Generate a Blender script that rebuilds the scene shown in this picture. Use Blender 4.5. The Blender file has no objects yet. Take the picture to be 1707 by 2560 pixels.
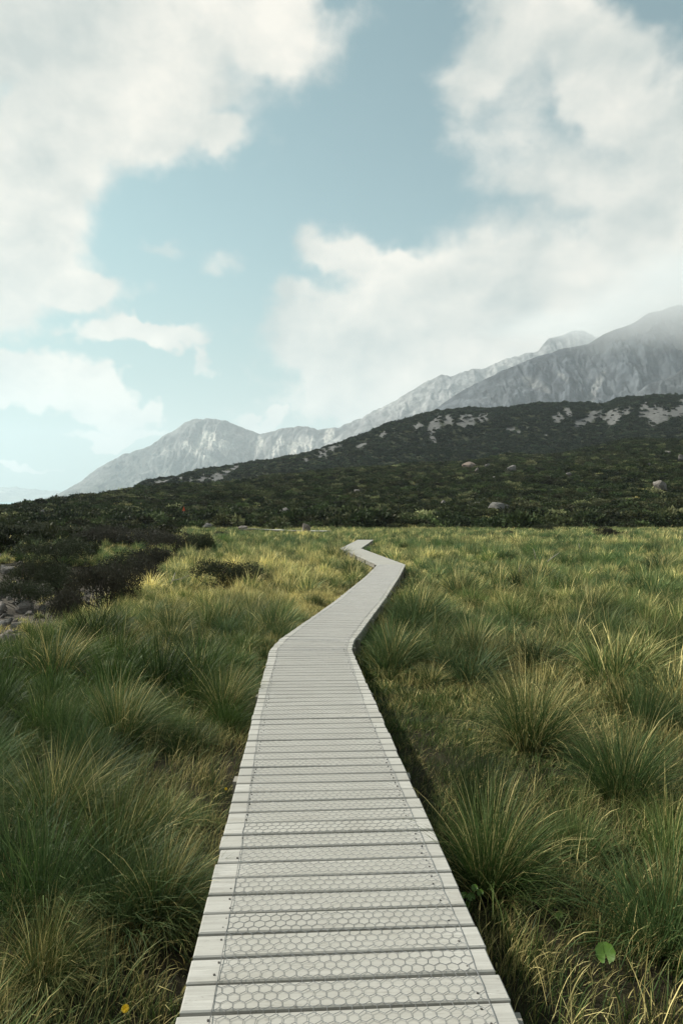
import bpy, math, random
import numpy as np
from mathutils import Vector

# ------------------------------------------------------------------ camera, sky, sun, exposure
SC = bpy.context.scene
COL = SC.collection
H = 1.6            # eye height above the deck
F = 1743.0         # focal length in photo pixels
YH = 1250.0        # true horizon row in the photo
cam_d = bpy.data.cameras.new('camera')
cam = bpy.data.objects.new('camera', cam_d); COL.objects.link(cam)
cam_d.sensor_fit = 'VERTICAL'; cam_d.sensor_height = 36.0; cam_d.sensor_width = 24.0
cam_d.lens = 36.0 * F / 2560.0
cam_d.clip_start = 0.05; cam_d.clip_end = 60000
cam.location = (0, 0, H)
cam.rotation_euler = (math.radians(90) - math.atan((1280 - YH) / F), 0, 0)
SC.camera = cam

SUN_AZ, SUN_EL = math.radians(293), math.radians(42)   # compass-like: 0 = +Y, clockwise (from the left)
SUN_DIR = Vector((math.sin(SUN_AZ) * math.cos(SUN_EL), math.cos(SUN_AZ) * math.cos(SUN_EL), math.sin(SUN_EL)))
sun_d = bpy.data.lights.new('sun', 'SUN'); sun_d.energy = 4.9; sun_d.angle = math.radians(1.5)
sun_d.color = (1.0, 0.94, 0.84)
sun = bpy.data.objects.new('sun', sun_d); COL.objects.link(sun)
sun.rotation_euler = SUN_DIR.to_track_quat('Z', 'Y').to_euler()
sun.location = (0, 0, 50)

SC.view_settings.view_transform = 'Standard'; SC.view_settings.look = 'None'
SC.view_settings.exposure = 0.5; SC.view_settings.gamma = 1.0
SC.view_settings.use_curve_mapping = False
SC.render.engine = 'CYCLES'
SC.cycles.use_denoising = True
SC.cycles.max_bounces = 6; SC.cycles.diffuse_bounces = 3; SC.cycles.transmission_bounces = 3
SC.cycles.volume_bounces = 2; SC.cycles.transparent_max_bounces = 8
SC.cycles.caustics_reflective = False; SC.cycles.caustics_refractive = False


class NT:
    """small helper for building node trees"""
    def __init__(s, tree, clear=True):
        s.t = tree
        if clear: tree.nodes.clear()
    def n(s, typ, **kw):
        nd = s.t.nodes.new(typ)
        ins = kw.pop('ins', {})
        for k, v in kw.items(): setattr(nd, k, v)
        for k, v in ins.items(): s.set(nd.inputs[k], v)
        return nd
    def set(s, sock, v):
        if isinstance(v, bpy.types.NodeSocket): s.t.links.new(v, sock)
        else:
            if hasattr(sock.default_value, '__len__') and not isinstance(v, str):
                v = tuple(v)
                if len(sock.default_value) == 4 and len(v) == 3: v = v + (1.0,)
            sock.default_value = v
    def math(s, op, a, b=0.0, c=0.0, clamp=False):
        nd = s.t.nodes.new('ShaderNodeMath'); nd.operation = op; nd.use_clamp = clamp
        s.set(nd.inputs[0], a); s.set(nd.inputs[1], b); s.set(nd.inputs[2], c)
        return nd.outputs[0]
    def vmath(s, op, a, b=(0, 0, 0), out='Vector'):
        nd = s.t.nodes.new('ShaderNodeVectorMath'); nd.operation = op
        s.set(nd.inputs[0], a); s.set(nd.inputs[1], b)
        return nd.outputs[out]
    def mix(s, f, a, b, blend='MIX'):
        nd = s.t.nodes.new('ShaderNodeMix'); nd.data_type = 'RGBA'; nd.blend_type = blend
        s.set(nd.inputs[0], f); s.set(nd.inputs[6], a); s.set(nd.inputs[7], b)
        return nd.outputs[2]
    def rng(s, v, a, b, c=0.0, d=1.0, smooth=True):
        nd = s.t.nodes.new('ShaderNodeMapRange')
        nd.interpolation_type = 'SMOOTHSTEP' if smooth else 'LINEAR'
        for i, q in enumerate((v, a, b, c, d)): s.set(nd.inputs[i], q)
        return nd.outputs[0]
    def noise(s, vec, scale, detail=4, rough=0.55, dist=0.0, out=0):
        nd = s.t.nodes.new('ShaderNodeTexNoise')
        nd.inputs['Scale'].default_value = scale; nd.inputs['Detail'].default_value = detail
        nd.inputs['Roughness'].default_value = rough; nd.inputs['Distortion'].default_value = dist
        if vec is not None: s.t.links.new(vec, nd.inputs['Vector'])
        return nd.outputs[out]


def px_dir(x, y):
    return (x - 853.5) / F, (YH - y) / F      # tangents of a photo pixel's direction


# ---- sky with broken cloud, all of it in directions of the world
world = bpy.data.worlds.new('World'); SC.world = world; world.use_nodes = True
W = NT(world.node_tree)
sky = W.n('ShaderNodeTexSky', sky_type='NISHITA', sun_disc=False, sun_elevation=SUN_EL,
          sun_rotation=SUN_AZ, altitude=700.0, air_density=1.0, dust_density=2.0, ozone_density=1.0)
tc = W.n('ShaderNodeTexCoord')
sep = W.n('ShaderNodeSeparateXYZ', ins={0: tc.outputs['Generated']})
dx, dy, dz = sep.outputs
az = W.math('ARCTAN2', dx, dy)
el = W.math('ARCSINE', dz)
P0 = W.n('ShaderNodeCombineXYZ', ins={0: az, 1: el, 2: 0.0}).outputs[0]
# domain warp so that the cloud edges billow
wv = W.n('ShaderNodeTexNoise', ins={'Vector': tc.outputs['Generated'], 'Scale': 7.0, 'Detail': 4.0, 'Roughness': 0.6})
warp = W.vmath('SCALE', W.vmath('SUBTRACT', wv.outputs['Color'], (0.5, 0.5, 0.5)))
warp.node.inputs['Scale'].default_value = 0.16
P = W.vmath('ADD', P0, warp)
# (photo x, photo y, half width, half height, rotation deg, weight)
BLOBS = [
    (180, 60, 480, 230, 0, 1.15), (660, 60, 190, 165, 15, 1.05), (260, 300, 330, 150, -12, 1.0), (520, 340, 100, 60, 15, 0.75), (420, 240, 240, 120, -10, 0.8),
    (30, 540, 210, 260, 8, 1.25), (150, 715, 200, 55, 8, 1.0), (160, 400, 180, 120, 0, 0.9),
    (350, 838, 190, 36, -2, 1.0), (505, 888, 65, 28, 30, 0.6),
    (50, 930, 190, 80, 10, 1.2), (240, 985, 190, 62, 14, 1.2), (395, 1010, 60, 40, 10, 0.9), (300, 1075, 150, 24, 0, 0.8),
    (830, 635, 95, 80, 20, 1.05), (980, 700, 150, 62, 5, 1.0), (740, 740, 90, 55, 0, 0.75),
    (900, 860, 230, 150, 0, 1.2), (1290, 760, 330, 190, -12, 1.2), (1600, 640, 270, 190, -15, 1.25), (1130, 950, 420, 100, -6, 1.05),
    (1550, 900, 330, 130, -15, 1.1), (820, 980, 120, 60, 0, 0.8),
    (1330, 60, 210, 150, 35, 1.0), (1470, 200, 260, 140, 42, 1.05), (1640, 370, 220, 130, 30, 1.05), (1210, 170, 150, 130, 10, 0.72),
    (1440, 440, 280, 110, 10, 0.68), (1300, 330, 200, 140, 20, 0.58),
    (665, 1050, 46, 26, 10, 0.95), (90, 1190, 130, 14, 0, 0.6), (560, 700, 60, 40, 0, 0.4), (860, 20, 90, 70, 0, 0.42), (370, 610, 60, 40, 20, 0.4),
]
fields = None
for (bx, by, rw, rh, rot, wt) in BLOBS:
    tx, ty = px_dir(bx, by)
    a0 = math.atan(tx); e0 = math.atan(ty * math.cos(a0))
    # local scale of angle per pixel
    sx = math.cos(a0) ** 2 / F; sy = math.cos(a0) / F / (1 + (ty * math.cos(a0)) ** 2)
    c, s_ = math.cos(math.radians(-rot)), math.sin(math.radians(-rot))
    q = W.vmath('SUBTRACT', P, (a0, e0, 0))
    u = W.vmath('DOT_PRODUCT', q, (c / (rw * sx), s_ / (rw * sx), 0), out='Value')
    v = W.vmath('DOT_PRODUCT', q, (-s_ / (rh * sy), c / (rh * sy), 0), out='Value')
    r2 = W.math('MULTIPLY_ADD', u, u, W.math('MULTIPLY', v, v))
    f = W.math('MULTIPLY', W.math('EXPONENT', W.math('MULTIPLY', r2, -0.9)), wt)
    fields = f if fields is None else W.math('SMOOTH_MAX', fields, f, 0.18)
# beyond the pictured part: broken cloud of the same kind
gen = W.noise(tc.outputs['Generated'], 2.6, 6, 0.55)
gen = W.rng(gen, 0.40, 0.66, 0.0, 1.0)
inview = W.math('MULTIPLY',
                W.math('MULTIPLY', W.rng(W.math('ABSOLUTE', az), 0.50, 0.75, 1.0, 0.0), W.rng(el, 0.62, 0.85, 1.0, 0.0)),
                W.rng(dy, 0.0, 0.2, 0.0, 1.0))
cov = W.n('ShaderNodeMix', data_type='FLOAT', ins={0: inview, 2: gen, 3: fields}).outputs[0]
# small detail
mp = W.n('ShaderNodeMapping', ins={0: tc.outputs['Generated'], 3: (1.0, 1.0, 1.35)})
det = W.noise(mp.outputs[0], 9.0, 9, 0.58, 0.25)
fine = W.noise(mp.outputs[0], 26.0, 7, 0.6, 0.3)
dens_raw = W.math('ADD', cov, W.math('MULTIPLY', W.math('SUBTRACT', det, 0.5), 0.72))
dens_raw = W.math('ADD', dens_raw, W.math('MULTIPLY', W.math('SUBTRACT', fine, 0.5), 0.20))
dens = W.rng(dens_raw, W.rng(el, .12, .34, .32, .20), W.rng(el, .12, .34, .56, .66))
# shading: thin = bright, thick bellies are greyer; the side towards the sun (left, up) is brighter
off = W.vmath('ADD', mp.outputs[0], (-0.035, -0.01, 0.055))
det2 = W.noise(off, 6.0, 5, 0.5, 0.2)
det3 = W.noise(mp.outputs[0], 6.0, 5, 0.5, 0.2)
rel = W.math('SUBTRACT', det3, det2)
f2 = W.noise(W.vmath('ADD', mp.outputs[0], (-0.012, -0.004, 0.020)), 17.0, 6, 0.55, 0.2)
f3 = W.noise(mp.outputs[0], 17.0, 6, 0.55, 0.2)
rel = W.math('ADD', rel, W.math('MULTIPLY', W.math('SUBTRACT', f3, f2), 0.45))
big = W.noise(tc.outputs['Generated'], 3.2, 3, 0.5)
lit = W.math('ADD', W.math('MULTIPLY', rel, 2.0), W.math('MULTIPLY_ADD', W.math('SUBTRACT', big, 0.5), 1.4, 0.52), clamp=True)
ccol = W.mix(lit, (5.0, 5.4, 5.15), (9.2, 8.65, 7.7))
skyc = W.mix(1.0, sky.outputs[0], (0.86, 1.32, 0.97, 1), 'MULTIPLY')
hs = W.n('ShaderNodeHueSaturation', ins={'Saturation': 0.80, 'Value': 1.0, 'Color': skyc})
# milky veil towards the horizon
veil = W.rng(el, 0.0, 0.40, 0.80, 0.0)
skyv = W.mix(veil, hs.outputs[0], (2.7, 3.6, 3.55, 1))
full = W.mix(W.math('MULTIPLY', dens, 0.97), skyv, ccol)
bg = W.n('ShaderNodeBackground', ins={'Color': full, 'Strength': 0.078})
wo = W.n('ShaderNodeOutputWorld', ins={0: bg.outputs[0]})
world.cycles.sampling_method = 'MANUAL'; world.cycles.sample_map_resolution = 512

# ------------------------------------------------------------------ helpers
rs = np.random.RandomState(7)
random.seed(7)


def perlin(x, y, seed=0):
    x = np.asarray(x, float); y = np.asarray(y, float)
    xi = np.floor(x).astype(np.int64); yi = np.floor(y).astype(np.int64)
    xf = x - xi; yf = y - yi
    def g(ix, iy, fx, fy):
        h = (ix * 374761393 + iy * 668265263 + seed * 974634777) & 0xffffffff
        h = ((h ^ (h >> 13)) * 1274126177) & 0xffffffff
        h = h ^ (h >> 16)
        a = (h & 0xffff) / 65536.0 * 2 * np.pi
        return np.cos(a) * fx + np.sin(a) * fy
    u = xf ** 3 * (xf * (xf * 6 - 15) + 10); v = yf ** 3 * (yf * (yf * 6 - 15) + 10)
    a = g(xi, yi, xf, yf); b = g(xi + 1, yi, xf - 1, yf)
    c = g(xi, yi + 1, xf, yf - 1); d = g(xi + 1, yi + 1, xf - 1, yf - 1)
    return 1.5 * ((a + (b - a) * u) + ((c + (d - c) * u) - (a + (b - a) * u)) * v)


def fbm(x, y, oct=4, seed=0, gain=0.5):
    r = 0; a = 1.0; t = 0
    for i in range(oct):
        r = r + a * perlin(x * 2 ** i, y * 2 ** i, seed + i * 17); t += a; a *= gain
    return r / t


def ridged(x, y, oct=5, seed=0, gain=0.5):
    r = 0; a = 1.0; t = 0
    for i in range(oct):
        r = r + a * (1 - np.abs(perlin(x * 2.03 ** i, y * 2.03 ** i, seed + i * 31))) ** 2; t += a; a *= gain
    return r / t


def sstep(a, b, x):
    t = np.clip((x - a) / (b - a), 0, 1); return t * t * (3 - 2 * t)


def mesh_np(name, verts, quads=None, tris=None, mat=None, smooth=False, attrs=None):
    me = bpy.data.meshes.new(name)
    verts = np.asarray(verts, np.float32).reshape(-1, 3)
    loops = []; starts = []; n = 0
    if quads is not None and len(quads):
        q = np.asarray(quads, np.int32).reshape(-1, 4); loops.append(q.ravel())
        starts.append(np.arange(len(q), dtype=np.int32) * 4 + n); n += q.size
    if tris is not None and len(tris):
        q = np.asarray(tris, np.int32).reshape(-1, 3); loops.append(q.ravel())
        starts.append(np.arange(len(q), dtype=np.int32) * 3 + n); n += q.size
    me.vertices.add(len(verts)); me.vertices.foreach_set('co', verts.ravel())
    if loops:
        L = np.concatenate(loops); S = np.concatenate(starts)
        me.loops.add(len(L)); me.loops.foreach_set('vertex_index', L)
        me.polygons.add(len(S)); me.polygons.foreach_set('loop_start', S)
        me.update(calc_edges=True)
        me.polygons.foreach_set('use_smooth', np.full(len(S), smooth, bool))
    for k, (typ, arr) in (attrs or {}).items():
        a = me.attributes.new(k, typ, 'POINT')
        arr = np.asarray(arr, np.int32 if typ == 'INT' else np.float32).ravel()
        a.data.foreach_set({'FLOAT': 'value', 'INT': 'value', 'FLOAT_VECTOR': 'vector', 'FLOAT_COLOR': 'color'}[typ], arr)
    if mat is not None: me.materials.append(mat)
    me.validate(); me.update()
    return me


def link(name, data, parent=None, label=None, cat=None, group=None, kind=None, loc=None, rot=None, scale=None):
    o = bpy.data.objects.new(name, data); COL.objects.link(o)
    if parent is not None: o.parent = parent
    if label: o['label'] = label
    if cat: o['category'] = cat
    if group: o['group'] = group
    if kind: o['kind'] = kind
    if loc is not None: o.location = loc
    if rot is not None: o.rotation_euler = rot
    if scale is not None: o.scale = scale if hasattr(scale, '__len__') else (scale,) * 3
    return o


def material(name):
    m = bpy.data.materials.new(name); m.use_nodes = True
    return m, NT(m.node_tree)


def finish(T, color, rough=0.8, spec=0.2, bump=None, bump_s=0.3, bump_d=0.01, transl=None, transl_col=None):
    p = T.n('ShaderNodeBsdfPrincipled', ins={'Roughness': rough, 'Specular IOR Level': spec})
    T.set(p.inputs['Base Color'], color)
    if bump is not None:
        b = T.n('ShaderNodeBump', ins={'Strength': bump_s, 'Distance': bump_d, 'Height': bump})
        T.t.links.new(b.outputs[0], p.inputs['Normal'])
    out = p.outputs[0]
    if transl:
        tr = T.n('ShaderNodeBsdfTranslucent'); T.set(tr.inputs[0], transl_col if transl_col is not None else color)
        mx = T.n('ShaderNodeMixShader', ins={0: transl, 1: out, 2: tr.outputs[0]}); out = mx.outputs[0]
    T.n('ShaderNodeOutputMaterial', ins={0: out})


# ------------------------------------------------------------------ the lie of the land
_zx = np.linspace(-60, 200, 2601)
_zt = np.interp(_zx, [-60, 0, 5, 9.7, 16, 23, 28, 38, 50, 80, 110, 130, 200],
                [0.8, 0, -.235, -.456, -.735, -.94, -.99, -1.06, -1.25, -2.0, -2.9, -3.3, -3.6])
_k = np.exp(-np.linspace(-2.5, 2.5, 31) ** 2); _k /= _k.sum()
_zs = np.convolve(np.pad(_zt, 15, mode='edge'), _k, 'valid')


def deck_z(y):
    return np.interp(y, _zx, _zs)


W2 = 0.56          # half deck width
NODES = [(.34, -3.0), (-.42, 9.5), (-.37, 10.35), (2.0, 27.9), (.50, 38.4), (1.72, 49.9)]
CREST = [(-300, 1296), (0, 1274), (140, 1262), (263, 1237), (439, 1219), (603, 1206), (713, 1193), (860, 1177), (1014, 1166), (1151, 1160),
         (1254, 1143), (1369, 1139), (1450, 1128), (1561, 1106), (1707, 1100), (2300, 1060)]
RIDGE = [(-300, 1330), (200, 1290), (290, 1247), (329, 1227), (373, 1206), (494, 1184), (603, 1170), (690, 1155), (768, 1140), (860, 1112), (920, 1090), (965, 1068),
         (1009, 1060), (1069, 1046), (1156, 1030), (1265, 1031), (1325, 1021), (1413, 1016), (1506, 1024), (1544, 1008), (1659, 1000), (1707, 997), (2300, 960)]
CREST = np.array(CREST, float); RIDGE = np.array(RIDGE, float)


def deck_dist(X, Y):
    """distance to the boardwalk's centre line"""
    best = np.full(np.shape(X), 1e9)
    for (a, b) in zip(NODES[:-1], NODES[1:]):
        ax, ay = a; bx, by = b
        L2 = (bx - ax) ** 2 + (by - ay) ** 2
        t = np.clip(((X - ax) * (bx - ax) + (Y - ay) * (by - ay)) / L2, 0, 1)
        best = np.minimum(best, np.hypot(X - ax - t * (bx - ax), Y - ay - t * (by - ay)))
    return best


def polar(X, Y):
    r = np.hypot(X, Y); az = np.arctan2(X, Y); aa = np.abs(az)
    t = np.tan(np.minimum(aa, .785)) * np.sign(az)
    t = t * np.where(aa > .785, 1 - (aa - .785) / (np.pi - .785), 1)
    return t, r * np.cos(np.minimum(aa, .785))


def gully(X, Y):
    edge = -3.2 - .13 * Y
    return sstep(0.3, -2.6, X - edge) * sstep(8.5, 12, Y) * sstep(52, 34, Y)


def terr(X, Y):
    X = np.asarray(X, float); Y = np.asarray(Y, float)
    t, d = polar(X, Y)
    px = 853.5 + t * F
    yloc = np.where(np.hypot(X, Y) < 60, np.clip(Y, -60, 60), np.maximum(d, 50))
    w = sstep(40, 70, np.hypot(X, Y))
    z = deck_z(np.clip(Y, -60, 200)) * (1 - w) + deck_z(np.clip(d, 0, 200)) * w - .31
    dd = deck_dist(X, Y)
    z = z + sstep(.6, 2.5, dd) * (.16 * fbm(X / 3.1, Y / 3.1, 3, 5) + .22 * fbm(X / 11, Y / 11, 2, 9))
    z = z - 1.15 * gully(X, Y)
    # hillside covered in scrub
    d1 = 112 + 10 * fbm(px / 170, px * 0, 2, 3)
    d2 = np.interp(px, [-300, 0, 263, 603, 1151, 1707, 2300], [150, 175, 235, 300, 360, 390, 390])
    y2 = np.interp(px, CREST[:, 0], CREST[:, 1]); z2 = H + (YH - y2) / F * d2
    d3 = np.interp(px, [0, 330, 860, 1300, 1707], [560, 620, 760, 820, 800])
    y3 = np.interp(px, RIDGE[:, 0], RIDGE[:, 1]); z3 = H + (YH - y3) / F * d3
    zf = deck_z(np.clip(d1, 0, 200)) - .31
    s = np.clip((d - d1) / (d2 - d1), 0, 1)
    hump = .07 * np.sin(s * 9 + px / 140.) * s * (1 - s)
    up = zf + (z2 - zf) * (s ** 1.08 + hump)
    z = np.where(d > d1, up, z)
    s3 = np.clip((d - d2) / (d3 - d2), 0, 1)
    zv = z2 + (z3 - z2) * sstep(0, 1, s3) ** 1.1 - 9 * np.sin(np.pi * np.clip(s3 * 1.6, 0, 1)) * (s3 < .625)
    z = np.where(d > d2, zv, z)
    s4 = np.clip((d - d3) / 420, 0, 1)
    z = np.where(d > d3, z3 + (-34 - z3) * sstep(0, 1, s4), z)
    rough = sstep(115, 190, d)
    z = z + rough * (2.3 * fbm(X / 34, Y / 34, 4, 21) + sstep(420, 700, d) * (4.0 * fbm(X / 60, Y / 60, 4, 27)) * sstep(1150, 800, d))
    return z


def hit(px, py, zoff=0.0, lo=1.5, hi=1500):
    """the place on the ground that a photo pixel looks at"""
    tx, ty = px_dir(px, py)
    d = np.geomspace(lo, hi, 6000)
    g = terr(tx * d, d) + zoff - (H + ty * d)
    k = np.argmax(g > 0) if np.any(g > 0) else len(d) - 1
    dd = d[k]
    return tx * dd, dd, float(terr(tx * dd, dd))


# scree scars on the ridge, as pixel ellipses read off the photograph (x, y, rx, ry, slant)
SCREE = [(1085, 1066, 14, 30, 25), (1122, 1052, 14, 14, 20), (1168, 1052, 26, 17, 0), (1205, 1046, 18, 12, -20), (1083, 1096, 10, 10, 30), (1045, 1066, 14, 8, -25),
         (1272, 1073, 12, 6, 0), (1293, 1080, 5, 5, 0), (1363, 1089, 5, 5, 0), (1316, 1070, 4, 3, 0), (1390, 1046, 20, 11, -20), (1418, 1030, 12, 12, 30), (1450, 1058, 20, 10, -25), (1480, 1040, 26, 12, -25),
         (1530, 1043, 26, 18, -25), (1560, 1030, 16, 9, -20), (1607, 1027, 12, 24, 20), (1640, 1036, 34, 24, -20), (1692, 1030, 28, 16, -20), (1720, 1010, 24, 20, 0),
         (545, 1191, 26, 13, -20), (508, 1196, 10, 16, 10), (585, 1172, 22, 7, -15), (440, 1196, 18, 6, -10), (476, 1207, 6, 13, 0), (400, 1206, 26, 7, -12), (350, 1222, 20, 6, -20),
         (805, 1135, 16, 12, -25), (835, 1122, 22, 8, -25), (768, 1150, 10, 5, 0), (960, 1085, 14, 6, -30), (905, 1113, 14, 5, -20)]


def scree_mask(X, Y, Z):
    px = 853.5 + F * X / np.maximum(Y, 1); py = YH - F * (Z - H) / np.maximum(Y, 1)
    m = np.zeros(np.shape(X))
    n = fbm(X / 9, Y / 22, 5, 51, .62)
    for (cx, cy, rx, ry, rot) in SCREE:
        c, s = math.cos(math.radians(rot)), math.sin(math.radians(rot))
        u = ((px - cx) * c + (py - cy) * s) / rx; v = (-(px - cx) * s + (py - cy) * c) / ry
        m = np.maximum(m, 1.25 - np.sqrt(u * u + v * v) + .9 * n)
    return np.where((Y > 380), sstep(.12, .38, m), 0)


# ---------------------------------------------------------------- ground
gm, T = material('ground_soil')
co = T.n('ShaderNodeTexCoord')
at = T.n('ShaderNodeAttribute', attribute_name='Col')
n1 = T.noise(co.outputs['Object'], 6.0, 8, 0.65)
n2 = T.noise(co.outputs['Object'], 0.35, 6, 0.6)
c = T.mix(T.rng(n1, .3, .7), (0.55, 0.55, 0.55, 1), (1.35, 1.3, 1.25, 1))
c2 = T.mix(T.rng(n2, .3, .7), (0.75, 0.75, 0.75, 1), (1.2, 1.2, 1.2, 1))
colr = T.mix(1.0, T.mix(1.0, at.outputs['Color'], c, 'MULTIPLY'), c2, 'MULTIPLY')
finish(T, colr, .95, .1, T.math('ADD', n1, n2), .6, .05)

az_f = np.radians(np.linspace(-31, 31, 431))
az_l = np.radians(np.linspace(-180, -31, 60)[:-1]); az_r = np.radians(np.linspace(31, 180, 60)[1:-1])
AZ = np.concatenate([az_l, az_f, az_r])
R = np.concatenate([np.geomspace(.5, 110, 150), np.geomspace(110, 1350, 190)[1:]])
A2, R2 = np.meshgrid(AZ, R)
GX = R2 * np.sin(A2); GY = R2 * np.cos(A2)
GZ = terr(GX, GY)
nA, nR = len(AZ), len(R)
vid = np.arange(nA * nR).reshape(nR, nA)
nx = np.roll(vid, -1, axis=1)
quads = np.stack([vid[:-1].ravel(), nx[:-1].ravel(), nx[1:].ravel(), vid[1:].ravel()], 1)
verts = np.stack([GX.ravel(), GY.ravel(), GZ.ravel()], 1)
verts = np.vstack([verts, [[0, 0, float(terr(0., .01))]]])
ctr = len(verts) - 1
tris = np.stack([np.full(nA, ctr), nx[0], vid[0]], 1)
sm = scree_mask(GX, GY, GZ).ravel()
_, Dg = polar(GX, GY); Dg = Dg.ravel()
soil = np.array([.022, .020, .012]); heath = np.array([.030, .036, .018]); scree = np.array([.125, .13, .13]); peb = np.array([.075, .068, .058])
fw = sstep(100, 130, Dg)[:, None]
gc = soil * (1 - fw) + heath * fw
gul = (sstep(.75, 1.0, gully(GX, GY)).ravel() * (Dg < 70))[:, None]
gc = gc * (1 - gul) + peb * gul
gc = gc * (1 - sm[:, None]) + scree * sm[:, None]
gc = np.vstack([gc, soil[None]])
gcol = np.concatenate([gc, np.ones((len(gc), 1))], 1)
me = mesh_np('ground', verts, quads, tris, gm, True, {'Col': ('FLOAT_COLOR', gcol)})
link('ground', me, kind='structure', label='gently falling meadow ground rising into a scrubby moraine ridge', cat='ground')

# valley floor and lake far below
vm, T = material('valley_gravel')
co = T.n('ShaderNodeTexCoord')
n = T.noise(co.outputs['Object'], .004, 6, .6)
finish(T, T.mix(T.rng(n, .35, .65), (.30, .29, .24, 1), (.44, .43, .38, 1)), .95, .1)
def disc(name, pts, z, mat, **kw):
    me = bpy.data.meshes.new(name); me.from_pydata([(x, y, z) for x, y in pts], [], [list(range(len(pts)))]); me.materials.append(mat); me.update()
    return link(name, me, **kw)
disc('valley_floor', [(16500 * math.cos(a), 16500 * math.sin(a)) for a in np.linspace(0, 2 * math.pi, 65)[:-1]], -36.0, vm,
     kind='structure', label='pale flat valley floor beyond the meadow', cat='ground')
lm, T = material('lake_water')
co = T.n('ShaderNodeTexCoord')
n = T.noise(co.outputs['Object'], .05, 4, .6)
finish(T, (.16, .36, .38, 1), .25, .5, n, .25, .5)
disc('lake', [(-9500, 3300), (-3400, 3100), (-2500, 3300), (-1700, 3200), (-900, 3500), (-700, 5200), (-1500, 9000), (-3500, 11500), (-9500, 11500)], -35.9, lm,
     kind='structure', label='turquoise lake in the far distance at left', cat='lake')

# ---------------------------------------------------------------- mountains
mm, T = material('mountain_rock')
co = T.n('ShaderNodeTexCoord'); at = T.n('ShaderNodeAttribute', attribute_name='Col')
n1 = T.noise(co.outputs['Object'], .02, 10, .68, .4)
n2 = T.noise(co.outputs['Object'], .004, 6, .6)
c = T.mix(T.rng(n1, .32, .68), (.45, .46, .48, 1), (1.5, 1.48, 1.45, 1))
c2 = T.mix(T.rng(n2, .35, .65), (.8, .8, .82, 1), (1.2, 1.2, 1.18, 1))
finish(T, T.mix(1., T.mix(1., at.outputs['Color'], c, 'MULTIPLY'), c2, 'MULTIPLY'), .95, .1, n1, .9, 12.0)


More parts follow.
